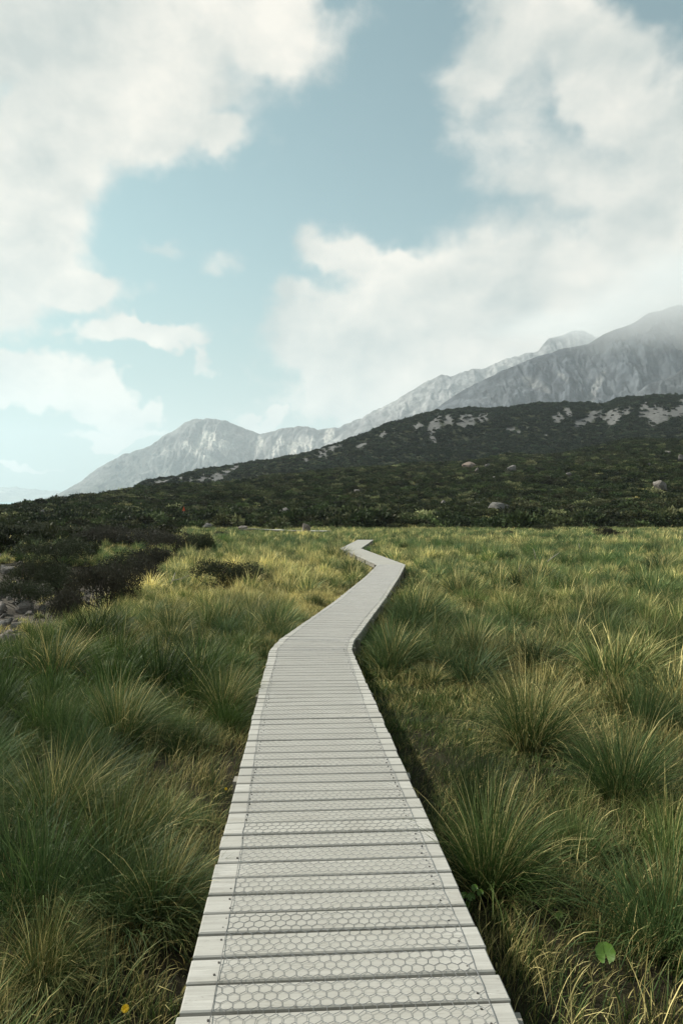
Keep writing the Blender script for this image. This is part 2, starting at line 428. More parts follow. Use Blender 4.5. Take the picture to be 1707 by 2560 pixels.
def mountain(name, ridge, D, L, foot, seed, spur, amp, label, rock, scr, veg, nt=520, ns=170, jag=28., scree_amt=.5, marks=None, back=.5):
    ridge = np.array(ridge, float)
    t = np.linspace((ridge[0, 0] - 853.5) / F, (ridge[-1, 0] - 853.5) / F, nt)
    px = 853.5 + t * F
    ry = np.interp(px, ridge[:, 0], ridge[:, 1])
    zr = H + (YH - ry) / F * D
    zr = zr + jag * D / 7000 * fbm(t * D / 130, t * 0 + seed, 4, seed) * np.clip((zr - foot) / 200, 0, 1)
    s = np.concatenate([np.linspace(0, 1, ns), 1 + np.linspace(0, back, 22)[1:]])
    S, TT = np.meshgrid(s, t, indexing='ij'); ZR = np.broadcast_to(zr, S.shape)
    Yw = D - L * (1 - S)
    Xw = TT * (D - .25 * L * (1 - S))
    u = Xw / spur
    wv = .55 * fbm(Xw / (spur * 1.3), Yw / (spur * 1.3), 3, seed + 3)
    iso = fbm(Xw / (spur * .35), Yw / (spur * .35), 5, seed + 14, .55)
    wv = wv + .35 * iso
    rg = ridged(u + wv + .35 * S, S * L / spur * .35, 4, seed + 5, .55)
    rg2 = ridged(Xw / (spur * .23) + wv * 2, S * L / (spur * .23) * .22, 4, seed + 8, .55)
    rg3 = ridged(Xw / (spur * .075) + wv * 5, S * L / (spur * .075) * .25, 3, seed + 9, .55)
    prof = np.where(S <= 1, .55 * S + .45 * S ** 2.0, 1 - .9 * (S - 1) / back)
    env = np.where(S <= 1, (S ** .6) * (1 - S) ** .55 * 1.5, 0.5 * np.clip(S - 1, 0, 1))
    rel = ZR - foot
    z = foot + rel * prof + rel * amp * 1.5 * env * (rg - .55) + rel * amp * .55 * env * (rg2 - .55) + rel * amp * .12 * env * (rg3 - .55) + rel * .10 * env * iso
    v = np.stack([Xw.ravel(), Yw.ravel(), z.ravel()], 1)
    k = np.arange(S.size).reshape(S.shape)
    q = np.stack([k[:-1, :-1].ravel(), k[:-1, 1:].ravel(), k[1:, 1:].ravel(), k[1:, :-1].ravel()], 1)
    hfrac = (z - foot) / np.maximum(rel, 1)
    low = sstep(.66, .40, rg + .18 * fbm(Xw / 70, Yw / 130, 4, seed + 2)) * sstep(.95, .75, hfrac)
    fan = sstep(.1, .45, fbm(Xw / (spur * 1.6), Yw / (spur * 2.5), 3, seed + 12))
    scm = np.clip(low * (fan + .25) * scree_amt * 2, 0, 1)
    vgm = sstep(.50, .18, hfrac + .16 * fbm(Xw / 160, Yw / 160, 4, seed + 6))
    streak = np.clip(.95 + .55 * iso + .25 * (ridged(Xw / 40 + 3 * wv, Yw / 160, 3, seed + 4) - .55) + .7 * (rg - .55), .4, 1.8)
    c = np.array(rock)[None, None] * streak[..., None]
    c = c * (1 - vgm[..., None]) + np.array(veg) * vgm[..., None]
    c = c * (1 - scm[..., None]) + np.array(scr) * scm[..., None]
    if marks:
        ppx = 853.5 + F * Xw / Yw; ppy = YH - F * (z - H) / Yw
        nn = fbm(Xw / 90, Yw / 220, 4, seed + 40)
        for (cx, cy, rx, ry, rot, col3) in marks:
            c0, s0 = math.cos(math.radians(rot)), math.sin(math.radians(rot))
            uu = ((ppx - cx) * c0 + (ppy - cy) * s0) / rx; vv = (-(ppx - cx) * s0 + (ppy - cy) * c0) / ry
            mk = sstep(.0, .5, 1.1 - np.sqrt(uu * uu + vv * vv) + 1.1 * nn)[..., None] * .85
            c = c * (1 - mk) + np.array(col3) * mk
    colr = np.concatenate([c.reshape(-1, 3), np.ones((S.size, 1))], 1)
    me = mesh_np(name, v, q, None, mm, True, {'Col': ('FLOAT_COLOR', colr)})
    return link(name, me, kind='structure', label=label, cat='mountain')


BR = (.46, .44, .40); DK = (.085, .09, .088)
mountain('mountain', [(60, 1290), (154, 1250), (186, 1219), (247, 1170), (307, 1137), (378, 1115), (428, 1082), (466, 1055), (494, 1048), (527, 1047), (570, 1052), (603, 1069), (653, 1085),
                      (675, 1080), (713, 1070), (762, 1066), (795, 1074), (850, 1068), (910, 1043), (976, 1008), (1040, 990), (1120, 1000), (1250, 1040)],
         7000, 1500, -40, 11, 520, .30, 'pale grey rocky mountain with scree fans rising beyond the ridge at left',
         (.125, .125, .125), (.34, .33, .30), (.075, .08, .068), nt=760, scree_amt=.5,
         marks=[(520, 1102, 34, 26, 20, BR), (485, 1128, 44, 13, 30, BR), (562, 1118, 16, 36, -10, BR), (690, 1125, 12, 34, 25, BR), (736, 1122, 20, 30, 20, BR), (775, 1110, 12, 30, 20, BR),
                (648, 1112, 8, 30, 10, BR), (820, 1092, 14, 20, 15, BR), (330, 1160, 90, 34, -28, DK), (445, 1165, 60, 22, -10, DK), (620, 1120, 20, 34, 10, DK), (600, 1150, 50, 14, 0, DK)])
mountain('mountain', [(820, 1110), (880, 1066), (910, 1043), (976, 1008), (1030, 975), (1101, 937), (1123, 942), (1178, 923), (1211, 923), (1254, 901), (1298, 888), (1342, 879), (1369, 849), (1424, 830), (1451, 826), (1484, 844), (1560, 835), (1800, 830), (2100, 850)],
         6000, 1500, -40, 23, 600, .24, 'jagged far ridge fading into cloud behind the right mountain', (.20, .20, .20), (.40, .39, .37), (.15, .15, .14), nt=520)
mountain('mountain', [(830, 1130), (899, 1082), (965, 1062), (1003, 1041), (1030, 1036), (1060, 1046), (1120, 1030), (1250, 1000)],
         5400, 700, -40, 31, 320, .2, 'small dim spur between the far range and the right mountain', (.11, .115, .12), (.22, .22, .22), (.08, .085, .08), nt=300, ns=100)
mountain('mountain', [(1000, 1100), (1063, 1043), (1090, 1019), (1140, 986), (1189, 959), (1249, 931), (1325, 898), (1396, 874), (1468, 863), (1506, 836), (1577, 811), (1615, 786), (1670, 770), (1707, 765), (1850, 745), (2100, 760), (2400, 800)],
         3200, 1150, -40, 43, 340, .26, 'large blue grey mountain at right with its top lost in cloud', (.062, .071, .082), (.19, .195, .20), (.042, .05, .052), nt=760, scree_amt=.35,
         marks=[(1475, 990, 12, 60, 28, (.22, .225, .225)), (1330, 960, 40, 10, 30, (.15, .155, .155)), (1400, 940, 30, 8, 40, (.15, .155, .155))])
mountain('mountain', [(1500, 1060), (1561, 1005), (1590, 985), (1615, 964), (1659, 948), (1707, 920), (1800, 890), (2000, 850), (2300, 900)],
         2250, 600, -40, 57, 220, .30, 'dark crag with pale scree at the right edge above the ridge', (.07, .078, .085), (.30, .29, .28), (.045, .05, .05), nt=420, ns=130, scree_amt=.7)
mountain('far_hills', [(-700, 1222), (-300, 1212), (-60, 1217), (40, 1218), (120, 1226), (200, 1232), (330, 1236), (500, 1240)],
         13500, 1500, -36, 71, 1500, .12, 'faint blue hills across the lake', (.22, .22, .20), (.3, .3, .28), (.2, .2, .17), nt=200, ns=50)

# ---------------------------------------------------------------- boardwalk
wm, T = material('weathered_plank_wood')
uv = T.n('ShaderNodeAttribute', attribute_name='plankuv')      # x: along the plank (m), y: across it (m), z: random
oi = T.n('ShaderNodeObjectInfo')
sp = T.n('ShaderNodeSeparateXYZ', ins={0: uv.outputs['Vector']})
gv = T.n('ShaderNodeCombineXYZ', ins={0: T.math('MULTIPLY', sp.outputs[0], 3.0), 1: T.math('MULTIPLY', sp.outputs[1], 60.0), 2: T.math('MULTIPLY', sp.outputs[2], 91.0)})
grain = T.noise(gv.outputs[0], 1.0, 7, .65, .35)
bl = T.n('ShaderNodeCombineXYZ', ins={0: T.math('MULTIPLY', sp.outputs[0], 5.0), 1: T.math('MULTIPLY', sp.outputs[1], 9.0), 2: T.math('MULTIPLY', sp.outputs[2], 37.0)})
blot = T.noise(bl.outputs[0], 1.0, 5, .6)
speck = T.noise(bl.outputs[0], 14.0, 3, .6)
base = T.mix(T.rng(grain, .25, .75), (.29, .284, .264, 1), (.475, .467, .437, 1))
base = T.mix(T.rng(blot, .35, .7, 0, .55), base, (.325, .316, .285, 1))
base = T.mix(T.rng(sp.outputs[2], 0, 1, 0, .55, False), base, (.36, .352, .325, 1))
odd = T.math('FRACT', T.math('MULTIPLY', sp.outputs[2], 17.3))
base = T.mix(T.rng(odd, .70, 1., 0, .45, False), base, (.25, .243, .222, 1))       # some boards have greyed further
stain = T.noise(bl.outputs[0], .55, 4, .62)
base = T.mix(T.rng(stain, .54, .70, 0, .5), base, (.245, .232, .20, 1))
tread = T.rng(T.math('ABSOLUTE', sp.outputs[0]), .36, .49, 1, 0)        # the walked middle is worn greyer
base = T.mix(T.math('MULTIPLY', tread, T.rng(blot, .2, .8, .35, .8)), base, (.335, .326, .295, 1))
base = T.mix(T.math('MULTIPLY', T.rng(speck, .66, .74), .55), base, (.10, .085, .065, 1))
crack = T.noise(gv.outputs[0], .45, 3, .5)
base = T.mix(T.rng(T.math('ABSOLUTE', T.math('SUBTRACT', crack, .5)), .0, .006, .45, 0), base, (.12, .11, .09, 1))
finish(T, base, .85, .15, grain, .35, .004)

sw, T = material('weathered_joist_wood')
co = T.n('ShaderNodeTexCoord')
n = T.noise(T.n('ShaderNodeMapping', ins={0: co.outputs['Object'], 3: (4, 4, 30)}).outputs[0], 2, 5, .6)
finish(T, T.mix(n, (.16, .15, .13, 1), (.34, .32, .28, 1)), .85, .15, n, .3, .01)
zm, T = material('galvanised_wire')
co = T.n('ShaderNodeTexCoord'); n = T.noise(co.outputs['Object'], 3., 3, .6)
p = T.n('ShaderNodeBsdfPrincipled', ins={'Metallic': .7, 'Roughness': .55, 'Base Color': T.mix(n, (.15, .15, .155, 1), (.34, .35, .355, 1))})
T.n('ShaderNodeOutputMaterial', ins={0: p.outputs[0]})
nm, T = material('rusty_nail_steel')
finish(T, (.05, .045, .04, 1), .6, .4)

PITCH, GAP, THICK = .1514, .017, .042
board = link('boardwalk', None, label='pale weathered timber boardwalk with wire netting zigzagging through the tussock meadow', cat='boardwalk')

nodes = [np.array(p, float) for p in NODES]
dirs = [(b - a) / np.linalg.norm(b - a) for a, b in zip(nodes[:-1], nodes[1:])]
perp = [np.array([d[1], -d[0]]) for d in dirs]            # to the right
slats = []       # (L0, R0, L1, R1) in plan
straights = []   # (segment, origin, direction, perp, length)
start = nodes[0].copy()
for i in range(len(dirs)):
    d, p = dirs[i], perp[i]
    if i + 1 < len(dirs):
        d2_, p2_ = dirs[i + 1], perp[i + 1]
        cr = d[0] * d2_[1] - d[1] * d2_[0]          # >0 turns left
        side = -1 if cr > 0 else 1                   # the inner side: left (-1) or right (+1)
        alpha = math.asin(np.clip(abs(cr), 0, 1))
        inner = nodes[i + 1] - d * (W2 * math.tan(alpha / 2)) + p * (W2 * side)
        end = inner - p * (W2 * side)
    else:
        end = nodes[i + 1]; inner = None
    Ls = float(np.dot(end - start, d)); n = max(1, int(round(Ls / PITCH))); st = Ls / n
    straights.append((i, start.copy(), d, p, Ls))
    for k in range(n):
        a = start + d * (k * st + GAP / 2); b = start + d * ((k + 1) * st - GAP / 2)
        slats.append((a - p * W2, a + p * W2, b - p * W2, b + p * W2, d))
    if inner is not None:
        m = max(1, int(round(alpha * 2 * W2 / PITCH)))
        for k in range(m):
            f0, f1 = k / m, (k + 1) / m
            def ray(f):
                v = p * (1 - f) + p2_ * f; v = v / np.linalg.norm(v); return -side * v
            r0, r1 = ray(f0), ray(f1)
            tg = d * (1 - (f0 + f1) / 2) + d2_ * (f0 + f1) / 2
            i0 = inner + tg * .001; i1 = inner + tg * .007
            o0 = inner + r0 * 2 * W2 + tg * GAP / 2; o1 = inner + r1 * 2 * W2 - tg * GAP / 2
            if side > 0: slats.append((o0, i0, o1, i1, tg))
            else: slats.append((i0, o0, i1, o1, tg))
        start = inner - p2_ * (W2 * side)


def plank_mesh(sl, idx, j=1.0):
    L0, R0, L1, R1, d = sl
    ext0 = rs.normal(0, .0028) * j + (rs.rand() < .02) * .022; ext1 = rs.normal(0, .0028) * j + (rs.rand() < .015) * .02
    pr = (R0 - L0) / np.linalg.norm(R0 - L0)
    L0 = L0 - pr * ext0; L1 = L1 - pr * ext0; R0 = R0 + pr * ext1; R1 = R1 + pr * ext1
    zt = rs.normal(0, .0016); tl = rs.normal(0, .0016)
    def z(pt, e=0): return float(deck_z(pt[1])) + zt + tl * e
    ch = .005
    ring = []
    c4 = [L0, R0, R1, L1]; cen = sum(c4) / 4
    rnd = rs.rand()
    V = []; U = []
    wd = np.linalg.norm(L1 - L0 + R1 - R0) / 2
    for lev, (inset, dz) in enumerate(((0, -THICK), (0, -ch), (ch, 0))):
        for ci, c in enumerate(c4):
            q = c.copy()
            if inset:
                q = q + pr * (inset if ci in (0, 3) else -inset) + d * (min(inset, wd * .3) if ci in (0, 1) else -min(inset, wd * .3))
            V.append((q[0], q[1], z(c, 1 if ci in (0, 3) else -1) + dz))
            U.append((float(np.dot(q - cen, pr)), float(np.dot(q - cen, d)) + dz * (lev == 0), rnd))
    Q = [(8, 9, 10, 11), (3, 2, 1, 0)]
    for lev in (0, 4):
        for k in range(4):
            k2 = (k + 1) % 4
            Q.append((lev + k, lev + k2, lev + 4 + k2, lev + 4 + k))
    return V, Q, U


FARP = {'V': [], 'Q': [], 'U': []}
for i, sl in enumerate(slats):
    V, Q, U = plank_mesh(sl, i)
    if i < 300:
        me = mesh_np('plank', V, Q, None, wm, False, {'plankuv': ('FLOAT_VECTOR', U)})
        link('plank', me, board)
    else:
        o = len(FARP['V']); FARP['V'] += V; FARP['U'] += U; FARP['Q'] += [tuple(o + a for a in q) for q in Q]
if FARP['V']:
    link('far_planks', mesh_np('far_planks', FARP['V'], FARP['Q'], None, wm, False, {'plankuv': ('FLOAT_VECTOR', FARP['U'])}), board, kind='stuff')


def beam(a, b, w, h, ztop):
    """a bar along a-b with its top at ztop(y), w wide, h high"""
    a = np.array(a, float); b = np.array(b, float); d = (b - a) / np.linalg.norm(b - a); p = np.array([d[1], -d[0]]) * w / 2
    n = max(2, int(np.linalg.norm(b - a) / 1.0)); V = []; Q = []
    for k in range(n + 1):
        c = a + (b - a) * k / n; zt = ztop(c[1])
        for q, z in ((c - p, zt), (c + p, zt), (c + p, zt - h), (c - p, zt - h)): V.append((q[0], q[1], z))
        if k:
            o = 4 * (k - 1)
            for e in range(4): Q.append((o + e, o + (e + 1) % 4, o + 4 + (e + 1) % 4, o + 4 + e))
    Q += [(3, 2, 1, 0), tuple(4 * n + e for e in range(4))]
    return V, Q


for (i, st, d, p, Ls) in straights:
    for sgn in (-1, 1):
        a = st + p * sgn * (W2 - .05) + d * .01; b = st + p * sgn * (W2 - .05) + d * (Ls - .01)
        V, Q = beam(a, b, .05, .16, lambda y: float(deck_z(y)) - THICK - .003)
        link('stringer', mesh_np('stringer', V, Q, None, sw), board)
    for k in range(int(Ls / 2.4) + 1):
        s0 = .5 + k * 2.4
        if s0 > Ls - .1: break
        for sgn in (-1, 1):
            c = st + d * s0 + p * sgn * (W2 + .005)
            zt = float(deck_z(c[1])) - THICK - .012; zb_ = float(terr(c[0], c[1])) - .15
            V = [(c[0] + x, c[1] + y, z) for z in (zb_, zt) for x, y in ((-.03, -.045), (.03, -.045), (.03, .045), (-.03, .045))]
            Q = [(0, 3, 2, 1), (4, 5, 6, 7)] + [(e, (e + 1) % 4, 4 + (e + 1) % 4, 4 + e) for e in range(4)]
            link('post', mesh_np('post', V, Q, None, sw), board)

# wire netting: hexagons of real wire
CW, RP, AM, WR = .0425, .0405, .0072, .0010
def wire_tubes(A, B, r):
    A = np.asarray(A, float); B = np.asarray(B, float)
    d = B - A; d /= np.linalg.norm(d, axis=1)[:, None]
    side = np.cross(d, [0, 0, 1.]); side /= np.maximum(np.linalg.norm(side, axis=1), 1e-9)[:, None]
    upv = np.cross(side, d)
    vs = []
    for P_ in (A, B):
        for k in range(3):
            a = math.radians(90 + 120 * k)
            vs.append(P_ + side * math.cos(a) * r + upv * math.sin(a) * r)
    V = np.stack(vs, 1).reshape(-1, 3); n = len(A); o = np.arange(n)[:, None] * 6
    Q = np.concatenate([o + np.array([k, (k + 1) % 3, 3 + (k + 1) % 3, 3 + k]) for k in range(3)], 0)
    return V, Q
for (i, st, d, p, Ls) in straights[:3]:
    N = 22; half = N * CW / 2
    s0 = 4.0 if i == 0 else -.12
    rows = int((Ls - s0 + .10) / RP)
    I, J = np.meshgrid(np.arange(2 * N + 1), np.arange(rows + 1))
    sgn = np.where((I + J) % 2 == 0, 1, -1)
    wob = .004 * perlin(I * .31, J * .29, 3)
    uu = (I * .5) * CW - half + .02 * np.sin(J * RP * .9 + i) + wob + rs.normal(0, .0009, I.shape)
    ss = s0 + J * RP + sgn * AM + .004 * perlin(I * .3 + 40, J * .3, 4) + rs.normal(0, .0009, I.shape)
    ss = np.clip(ss, -.14, Ls + .14)
    X = st[0] + p[0] * uu + d[0] * ss; Y = st[1] + p[1] * uu + d[1] * ss
    Z = deck_z(Y) + .0045 + .006 * np.clip(perlin(I * .23, J * .21, 8), 0, 1)
    Pn = np.stack([X, Y, Z], -1)
    A = [Pn[:, :-1].reshape(-1, 3)]; B = [Pn[:, 1:].reshape(-1, 3)]
    up = (sgn[:-1] == 1)
    A.append(Pn[:-1][up]); B.append(Pn[1:][up])
    V, Q = wire_tubes(np.concatenate(A), np.concatenate(B), WR)
    net = link('wire_netting', mesh_np('wire_netting', V, Q, None, zm), board, kind='stuff')
    for e in (0, -1):
        ed = Pn[:, e].copy(); ed[:, 2] += .001
        V, Q = wire_tubes(ed[:-1], ed[1:], .0016)
        link('edge_wire', mesh_np('edge_wire', V, Q, None, zm), net)

# nail heads, two at either end of each near plank
V = []; Q = []
for sl in slats[:140]:
    L0, R0, L1, R1, d = sl
    pr = (R0 - L0) / np.linalg.norm(R0 - L0)
    for (s_, e) in ((L0, 1), (R0, -1)):
        for fr in (.25, .75):
            base_ = (L0 if e == 1 else R0) * (1 - fr) + (L1 if e == 1 else R1) * fr
            c = base_ + pr * e * (.105 + rs.normal(0, .006)) + d * rs.normal(0, .004)
            if rs.rand() < .25: continue
            z = float(deck_z(c[1])) + .0035; r = .0042; o = len(V)
            V += [(c[0] + r * math.cos(a), c[1] + r * math.sin(a), z) for a in np.linspace(0, 2 * math.pi, 7)[:-1]]
            V += [(v[0], v[1], z - .006) for v in V[-6:]]
            Q += [(o + k, o + (k + 1) % 6, o + 6 + (k + 1) % 6, o + 6 + k) for k in range(6)] + [(o, o + 1, o + 2, o + 3), (o, o + 3, o + 4, o + 5)]
link('nail_heads', mesh_np('nail_heads', V, Q, None, nm), board, kind='stuff')

# the stretch of boardwalk that shows again far off
ax, ay, azz = hit(640, 1326, .25); bx, by, bzz = hit(752, 1333, .25)
fb = link('boardwalk', None, label='distant strip of boardwalk beyond the meadow in front of the scrub', cat='boardwalk')
for (nm_, wd, th, top, mt) in (('deck', 1.12, .05, .46, wm), ('stringer', .9, .14, .405, sw)):
    V, Q = beam((ax - 2, ay + 3), (bx + 3, by - 1), wd, th, lambda y: 0)
    V = [(x, y, z + float(terr(x, y)) + top) for x, y, z in V]
    link(nm_, mesh_np(nm_, V, Q, None, mt, False, {'plankuv': ('FLOAT_VECTOR', [(x, y, .5) for x, y, z in V])}), fb)

# ---------------------------------------------------------------- grass
def grass_material(name, instancer):
    m, T = material(name)
    bc = T.n('ShaderNodeAttribute', attribute_name='bc')              # r: per blade random, g: root..tip, b: dryness
    sb = T.n('ShaderNodeSeparateColor', ins={0: bc.outputs['Color']})
    if instancer:
        tn = T.n('ShaderNodeAttribute', attribute_name='tint', attribute_type='INSTANCER')
        ts = T.n('ShaderNodeSeparateXYZ', ins={0: tn.outputs['Vector']})
        gold, blue, lum = ts.outputs
    else:
        oi = T.n('ShaderNodeObjectInfo'); ts = T.n('ShaderNodeSeparateColor', ins={0: oi.outputs['Color']})
        gold, blue, lum = ts.outputs
    green = T.mix(sb.outputs[0], (.017, .042, .007, 1), (.062, .104, .018, 1))
    bluish = T.mix(sb.outputs[0], (.020, .046, .018, 1), (.080, .120, .052, 1))
    live = T.mix(blue, green, bluish)
    straw = T.mix(sb.outputs[0], (.22, .175, .062, 1), (.66, .555, .26, 1))
    dry = T.math('ADD', sb.outputs[2], T.math('SUBTRACT', gold, .5), clamp=True)
    dry = T.rng(dry, .42, .82)
    tipdry = T.math('MULTIPLY', T.rng(sb.outputs[1], .55, 1.0), T.math('MULTIPLY_ADD', gold, .55, .04))
    c = T.mix(T.math('MAXIMUM', dry, tipdry), live, straw)
    rootc = T.mix(T.rng(sb.outputs[1], 0, .3), (.030, .024, .012, 1), c)   # dark brown at the root, blending up into the blade colour
    c = T.mix(1., rootc, T.n('ShaderNodeCombineXYZ', ins={0: lum, 1: lum, 2: lum}).outputs[0], 'MULTIPLY')
    c = T.mix(1., c, (1.08, 1.10, 1.04, 1), 'MULTIPLY')
    finish(T, c, .55, .14, transl=.20)
    return m


GM_I = grass_material('meadow_blades', True)
GM_O = grass_material('tussock_blades', False)


def blades(n, R, hmin, hmax, width, out_w, wind, phi0, phi1, seed, dry=.3, segs=4, wind_dir=(1, .15), base_h=0.):
    r = np.random.RandomState(seed)
    a = r.rand(n) * 2 * np.pi; rad = R * np.sqrt(r.rand(n))
    p = np.stack([rad * np.cos(a), rad * np.sin(a), np.full(n, -.03)], 1)
    L = hmin + (hmax - hmin) * r.rand(n) ** .8
    o = np.stack([np.cos(a), np.sin(a)], 1) * (out_w * (.35 + .65 * rad / max(R, 1e-6)))[:, None]
    dirv = o + np.array(wind_dir) * wind + r.normal(0, .5, (n, 2))
    mag = np.linalg.norm(dirv, axis=1); dirv /= np.maximum(mag, 1e-6)[:, None]
    f0 = phi0 * np.clip(mag, .2, 1.3) * (.4 + .9 * r.rand(n)); f1 = phi1 * (.35 + r.rand(n) * 1.1) * np.clip(mag, .4, 1.3) * np.where(r.rand(n) < .14, 1.9, 1.)
    wa = r.rand(n) * np.pi; wv = np.stack([np.cos(wa), np.sin(wa), np.zeros(n)], 1)
    cur = p.copy(); V = []; bc = []; rnd = r.rand(n); dr = np.where(r.rand(n) < dry, .55 + .45 * r.rand(n), .35 * r.rand(n))
    for k in range(segs + 1):
        s = k / segs
        w = width * (.75 + .5 * rnd) * (1 - .12 * s) * (1 if k < segs else .12) * .5
        V.append(cur - wv * w[:, None]); V.append(cur + wv * w[:, None])
        for _ in range(2): bc.append(np.stack([rnd, np.full(n, s), dr, np.ones(n)], 1))
        ph = f0 + f1 * ((k + .5) / segs) ** 1.6
        st = L / segs
        cur = cur + np.stack([dirv[:, 0] * np.sin(ph) * st, dirv[:, 1] * np.sin(ph) * st, np.cos(ph) * st], 1)
    V = np.stack(V, 1).reshape(-1, 3); bc = np.stack(bc, 1).reshape(-1, 4)
    o = np.arange(n)[:, None] * 2 * (segs + 1)
    Q = np.concatenate([o + np.array([2 * k, 2 * k + 1, 2 * k + 3, 2 * k + 2]) for k in range(segs)], 0)
    return V, Q, bc


def blade_mesh(name, mat, *sets):
    V = []; Q = []; B = []; o = 0
    for v, q, b in sets:
        V.append(v); Q.append(q + o); B.append(b); o += len(v)
    return mesh_np(name, np.concatenate(V), np.concatenate(Q), None, mat, True, {'bc': ('FLOAT_COLOR', np.concatenate(B))})


def proto_collection(name, meshes):
    c = bpy.data.collections.new(name)
    for i, m in enumerate(meshes):
        o = bpy.data.objects.new('%s_%03d' % (name, i), m); c.objects.link(o)
    return c


def scatter(name, pts, rot, scl, idx, tint, coll, **kw):
    me = mesh_np(name, pts, attrs={'rot': ('FLOAT_VECTOR', rot), 'scl': ('FLOAT_VECTOR', scl), 'idx': ('INT', idx), 'tint': ('FLOAT_VECTOR', tint)})
    o = link(name, me, kind='stuff', **kw)
    ng = bpy.data.node_groups.new(name, 'GeometryNodeTree')
    ng.interface.new_socket('Geometry', in_out='INPUT', socket_type='NodeSocketGeometry')
    ng.interface.new_socket('Geometry', in_out='OUTPUT', socket_type='NodeSocketGeometry')
    gi = ng.nodes.new('NodeGroupInput'); go = ng.nodes.new('NodeGroupOutput')
    m2p = ng.nodes.new('GeometryNodeMeshToPoints')
    ci = ng.nodes.new('GeometryNodeCollectionInfo'); ci.inputs['Collection'].default_value = coll
    ci.inputs['Separate Children'].default_value = True; ci.inputs['Reset Children'].default_value = True
    ip = ng.nodes.new('GeometryNodeInstanceOnPoints'); ip.inputs['Pick Instance'].default_value = True
    def attr(nm_, typ):
        a = ng.nodes.new('GeometryNodeInputNamedAttribute'); a.data_type = typ; a.inputs[0].default_value = nm_; return a.outputs[0]
    lk = ng.links.new
    lk(gi.outputs[0], m2p.inputs['Mesh']); lk(m2p.outputs[0], ip.inputs['Points']); lk(ci.outputs[0], ip.inputs['Instance'])
    lk(attr('idx', 'INT'), ip.inputs['Instance Index']); lk(attr('rot', 'FLOAT_VECTOR'), ip.inputs['Rotation']); lk(attr('scl', 'FLOAT_VECTOR'), ip.inputs['Scale'])
    lk(ip.outputs[0], go.inputs[0])
    md = o.modifiers.new('scatter', 'NODES'); md.node_group = ng
    return o


# where shrubs, stones and big tussocks stand, so that the meadow leaves room for them
KEEP = []     # (x, y, r)
def keep_out(x, y, margin=0.):
    m = np.ones(len(x), bool)
    for (kx, ky, kr) in KEEP: m &= np.hypot(x - kx, y - ky) > kr + margin
    return m


LODS = [(1.2, 7.5, .0042), (7.5, 20, .0075), (20, 50, .015), (50, 128, .030)]
# short, worn turf right of the deck
def turf(X, Y):
    return sstep(1.9, 1.2, np.abs(X - (.95 - .02 * Y) - .35)) * sstep(4.2, 5.2, Y) * sstep(9.2, 8.0, Y) * (X > -.4)


def field(X, Y):
    """dryness and height of the meadow"""
    g = fbm(X / 7, Y / 9, 3, 61) * 1.5 + .55 * fbm(X / 1.3, Y / 1.6, 2, 63)
    leftgold = np.exp(-((X + 2.5 + .04 * Y) / 4.5) ** 2) * sstep(12, 17, Y) * sstep(48, 30, Y)
    rightgold = np.exp(-((X - 4.2) / 2.2) ** 2) * sstep(5, 7, Y) * sstep(14, 10, Y)
    gold = .30 + .34 * g + .38 * leftgold + .22 * rightgold - .22 * sstep(-1.0, -2.4, X) * sstep(11, 6, Y)
    return np.clip(gold, 0, 1)


# ---- dark shrubs on the left, boulders, tussocks: positions first
def place(px, py): return hit(px, py)


TUSS = [  # photo x, photo y of its foot, width in photo px, gold, blue, label
    (985, 1682, 190, .10, .75, 'round blue-green tussock against the boardwalk just past its first bend'),
    (1050, 1578, 180, .12, .75, 'tall tussock right behind the round one at the first bend'),
    (1185, 1660, 150, .15, .85, 'compact dome-shaped blue-green tussock standing alone right of the first bend'),
    (1560, 2010, 330, .06, .55, 'large dark green spiky tussock at the right edge, halfway down'),
    (1235, 2240, 400, .10, .35, 'big dark tussock touching the boardwalk at lower right'),
    (1690, 2350, 280, .38, .35, 'tall straw-tipped tussock filling the lower right corner'),
    (1330, 1880, 330, .45, .45, 'wide windswept pale tussock above the dark spiky one'),
    (1350, 1470, 120, .12, .85, 'small blue-green tussock in the mid meadow at right'),
    (1650, 1440, 130, .12, .85, 'blue-green tussock near the right edge in the mid meadow'),
    (1480, 1560, 150, .3, .7, 'grey-green tussock right of the middle, beside a pale dead stalk'),
    (1600, 1720, 200, .6, .3, 'golden tussock at the right edge above the large dark one'),
    (432, 1590, 125, .12, .55, 'dark green dome tussock in the golden grass at left'),
    (780, 1478, 75, .15, .6, 'small dark green tussock left of the second straight'),
    (880, 1440, 85, .2, .8, 'tussock in the crook of the second bend'),
    (840, 1402, 85, .2, .8, 'tussock leaning over the left edge of the third straight'),
    (140, 1720, 230, .35, .6, 'combed-over tussock below the stones at left'),
    (560, 1800, 200, .25, .4, 'tussock leaning on the left edge of the boardwalk'),
    (300, 1870, 260, .3, .45, 'broad windswept tussock left of the deck, halfway down'),
    (130, 2090, 330, .3, .4, 'large tussock combed to the right at the left edge'),
    (400, 2330, 330, .22, .45, 'big green tussock beside the deck at lower left'),
    (100, 2480, 300, .5, .3, 'straw-coloured tussock in the lower left corner'),
    (1150, 1500, 130, .3, .7, 'low tussock between the deck and the grey-green one'),
]
tuss_pos = []
for t_ in TUSS:
    x, y, z = hit(t_[0], t_[1]); rad = t_[2] / F * y / 2 * .88
    tuss_pos.append((x, y, z, rad))
    KEEP.append((x, y, rad * .42))

